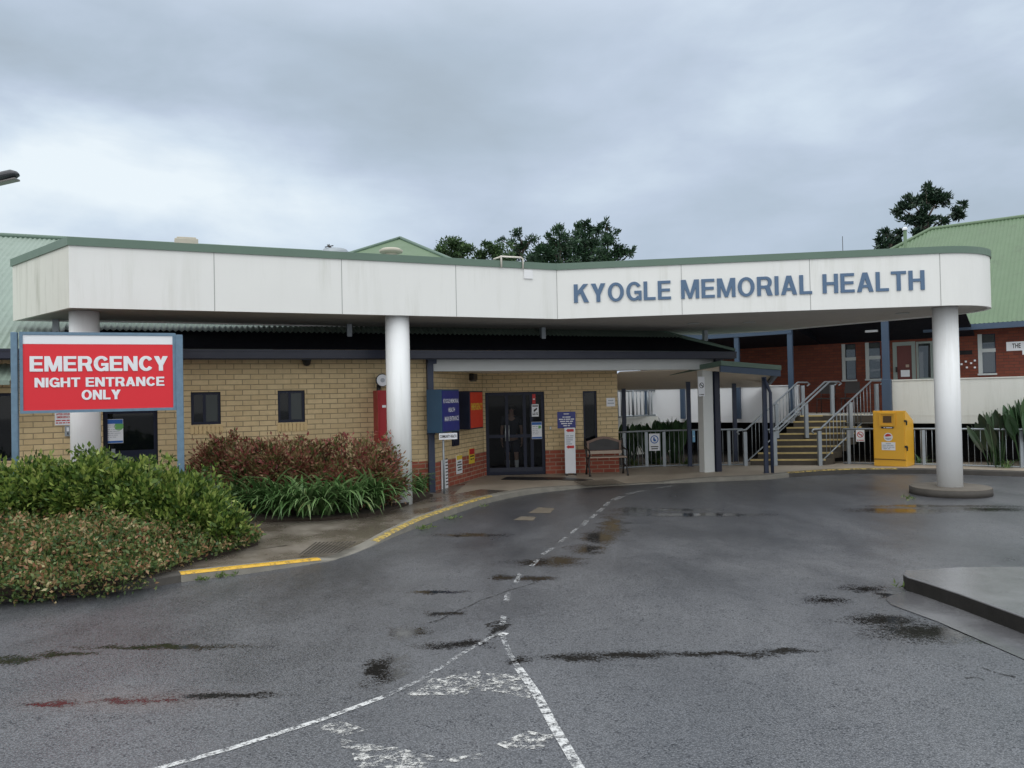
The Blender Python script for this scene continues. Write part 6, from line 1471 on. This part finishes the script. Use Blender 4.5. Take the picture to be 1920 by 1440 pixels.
tree('round_tree', 'rounded mid green tree right of the green pyramid roof', 852, 447, 46, [(852, 462, 36, 16), (828, 470, 18, 13), (875, 470, 20, 14), (850, 482, 46, 14)], M['l_tree2'], .20, .10, GT)
tree('round_tree', 'lower yellowish green tree between the rounded tree and the open tree', 925, 452, 48, [(915, 462, 16, 10), (935, 470, 30, 16), (900, 478, 22, 12), (945, 486, 30, 12)], M['l_tree2'], .20, .10, GT)
tree('open_tree', 'open dark tree with sky gaps left of the tall conifer', 978, 430, 52, [(970, 438, 15, 11), (1000, 448, 14, 12), (960, 455, 14, 10), (985, 462, 20, 12), (1012, 466, 14, 16), (972, 478, 26, 15), (955, 486, 24, 12), (1005, 482, 24, 14), (940, 450, 10, 7)], M['l_tree'], .19, .09, GT, .7)
tree('conifer_tree', 'shorter dark conifer with pointed tufts in front of the tall conifer', 1048, 423, 50, [(1045, 428, 8, 9), (1050, 442, 16, 12), (1032, 448, 12, 12), (1060, 460, 22, 14), (1020, 474, 22, 15), (1035, 474, 22, 16), (1008, 488, 26, 12), (1062, 484, 26, 12)], M['l_tree'], .24, .10, GT, 1.25, True)
tree('conifer_tree', 'tallest dark conifer above the kink of the canopy', 1096, 413, 54, [(1098, 420, 10, 8), (1080, 428, 14, 10), (1108, 432, 14, 10), (1090, 446, 26, 14), (1075, 462, 22, 14), (1110, 460, 22, 14), (1095, 478, 34, 16)], M['l_tree'], .24, .10, GT, 1.25, True)
tree('conifer_tree', 'right dark conifer with a low drooping branch on its right', 1138, 415, 52, [(1136, 420, 8, 7), (1130, 432, 16, 10), (1146, 440, 16, 10), (1140, 455, 20, 14), (1152, 472, 22, 12), (1170, 478, 16, 8), (1184, 474, 7, 9), (1128, 482, 26, 12)], M['l_tree'], .24, .10, GT, 1.2, True)
tree('bunya_pine', 'dark bunya pine with tufted bare branches beside the hall roof', 1736, 347, 44, [(1736, 356, 14, 9), (1722, 372, 14, 9), (1752, 364, 12, 9), (1735, 380, 13, 11), (1708, 378, 10, 8), (1763, 378, 18, 12), (1695, 392, 15, 8), (1682, 400, 12, 9), (1702, 412, 14, 8), (1735, 396, 14, 10), (1795, 398, 14, 11), (1803, 384, 7, 5), (1765, 414, 10, 6), (1738, 412, 12, 9), (1728, 424, 10, 12), (1720, 440, 12, 10)], M['l_bunya'], .22, .10, None, 2.6, True)
tree('bunya_pine', 'low dark bunya pine crown left of the green vent pipe', 1668, 436, 44, [(1660, 438, 11, 7), (1648, 448, 9, 9), (1670, 452, 12, 8), (1684, 438, 8, 6), (1680, 462, 26, 5), (1655, 462, 16, 6), (1705, 462, 10, 5)], M['l_bunya'], .22, .10, None, 2.4, True)
tree('round_tree', 'mid green tree far behind the white parapet and ramp railing', 1215, 712, 33, [(1180, 722, 40, 26), (1230, 735, 44, 22), (1290, 722, 40, 12), (1180, 762, 44, 24), (1340, 728, 30, 10)], M['l_tree2'], .3, .14)
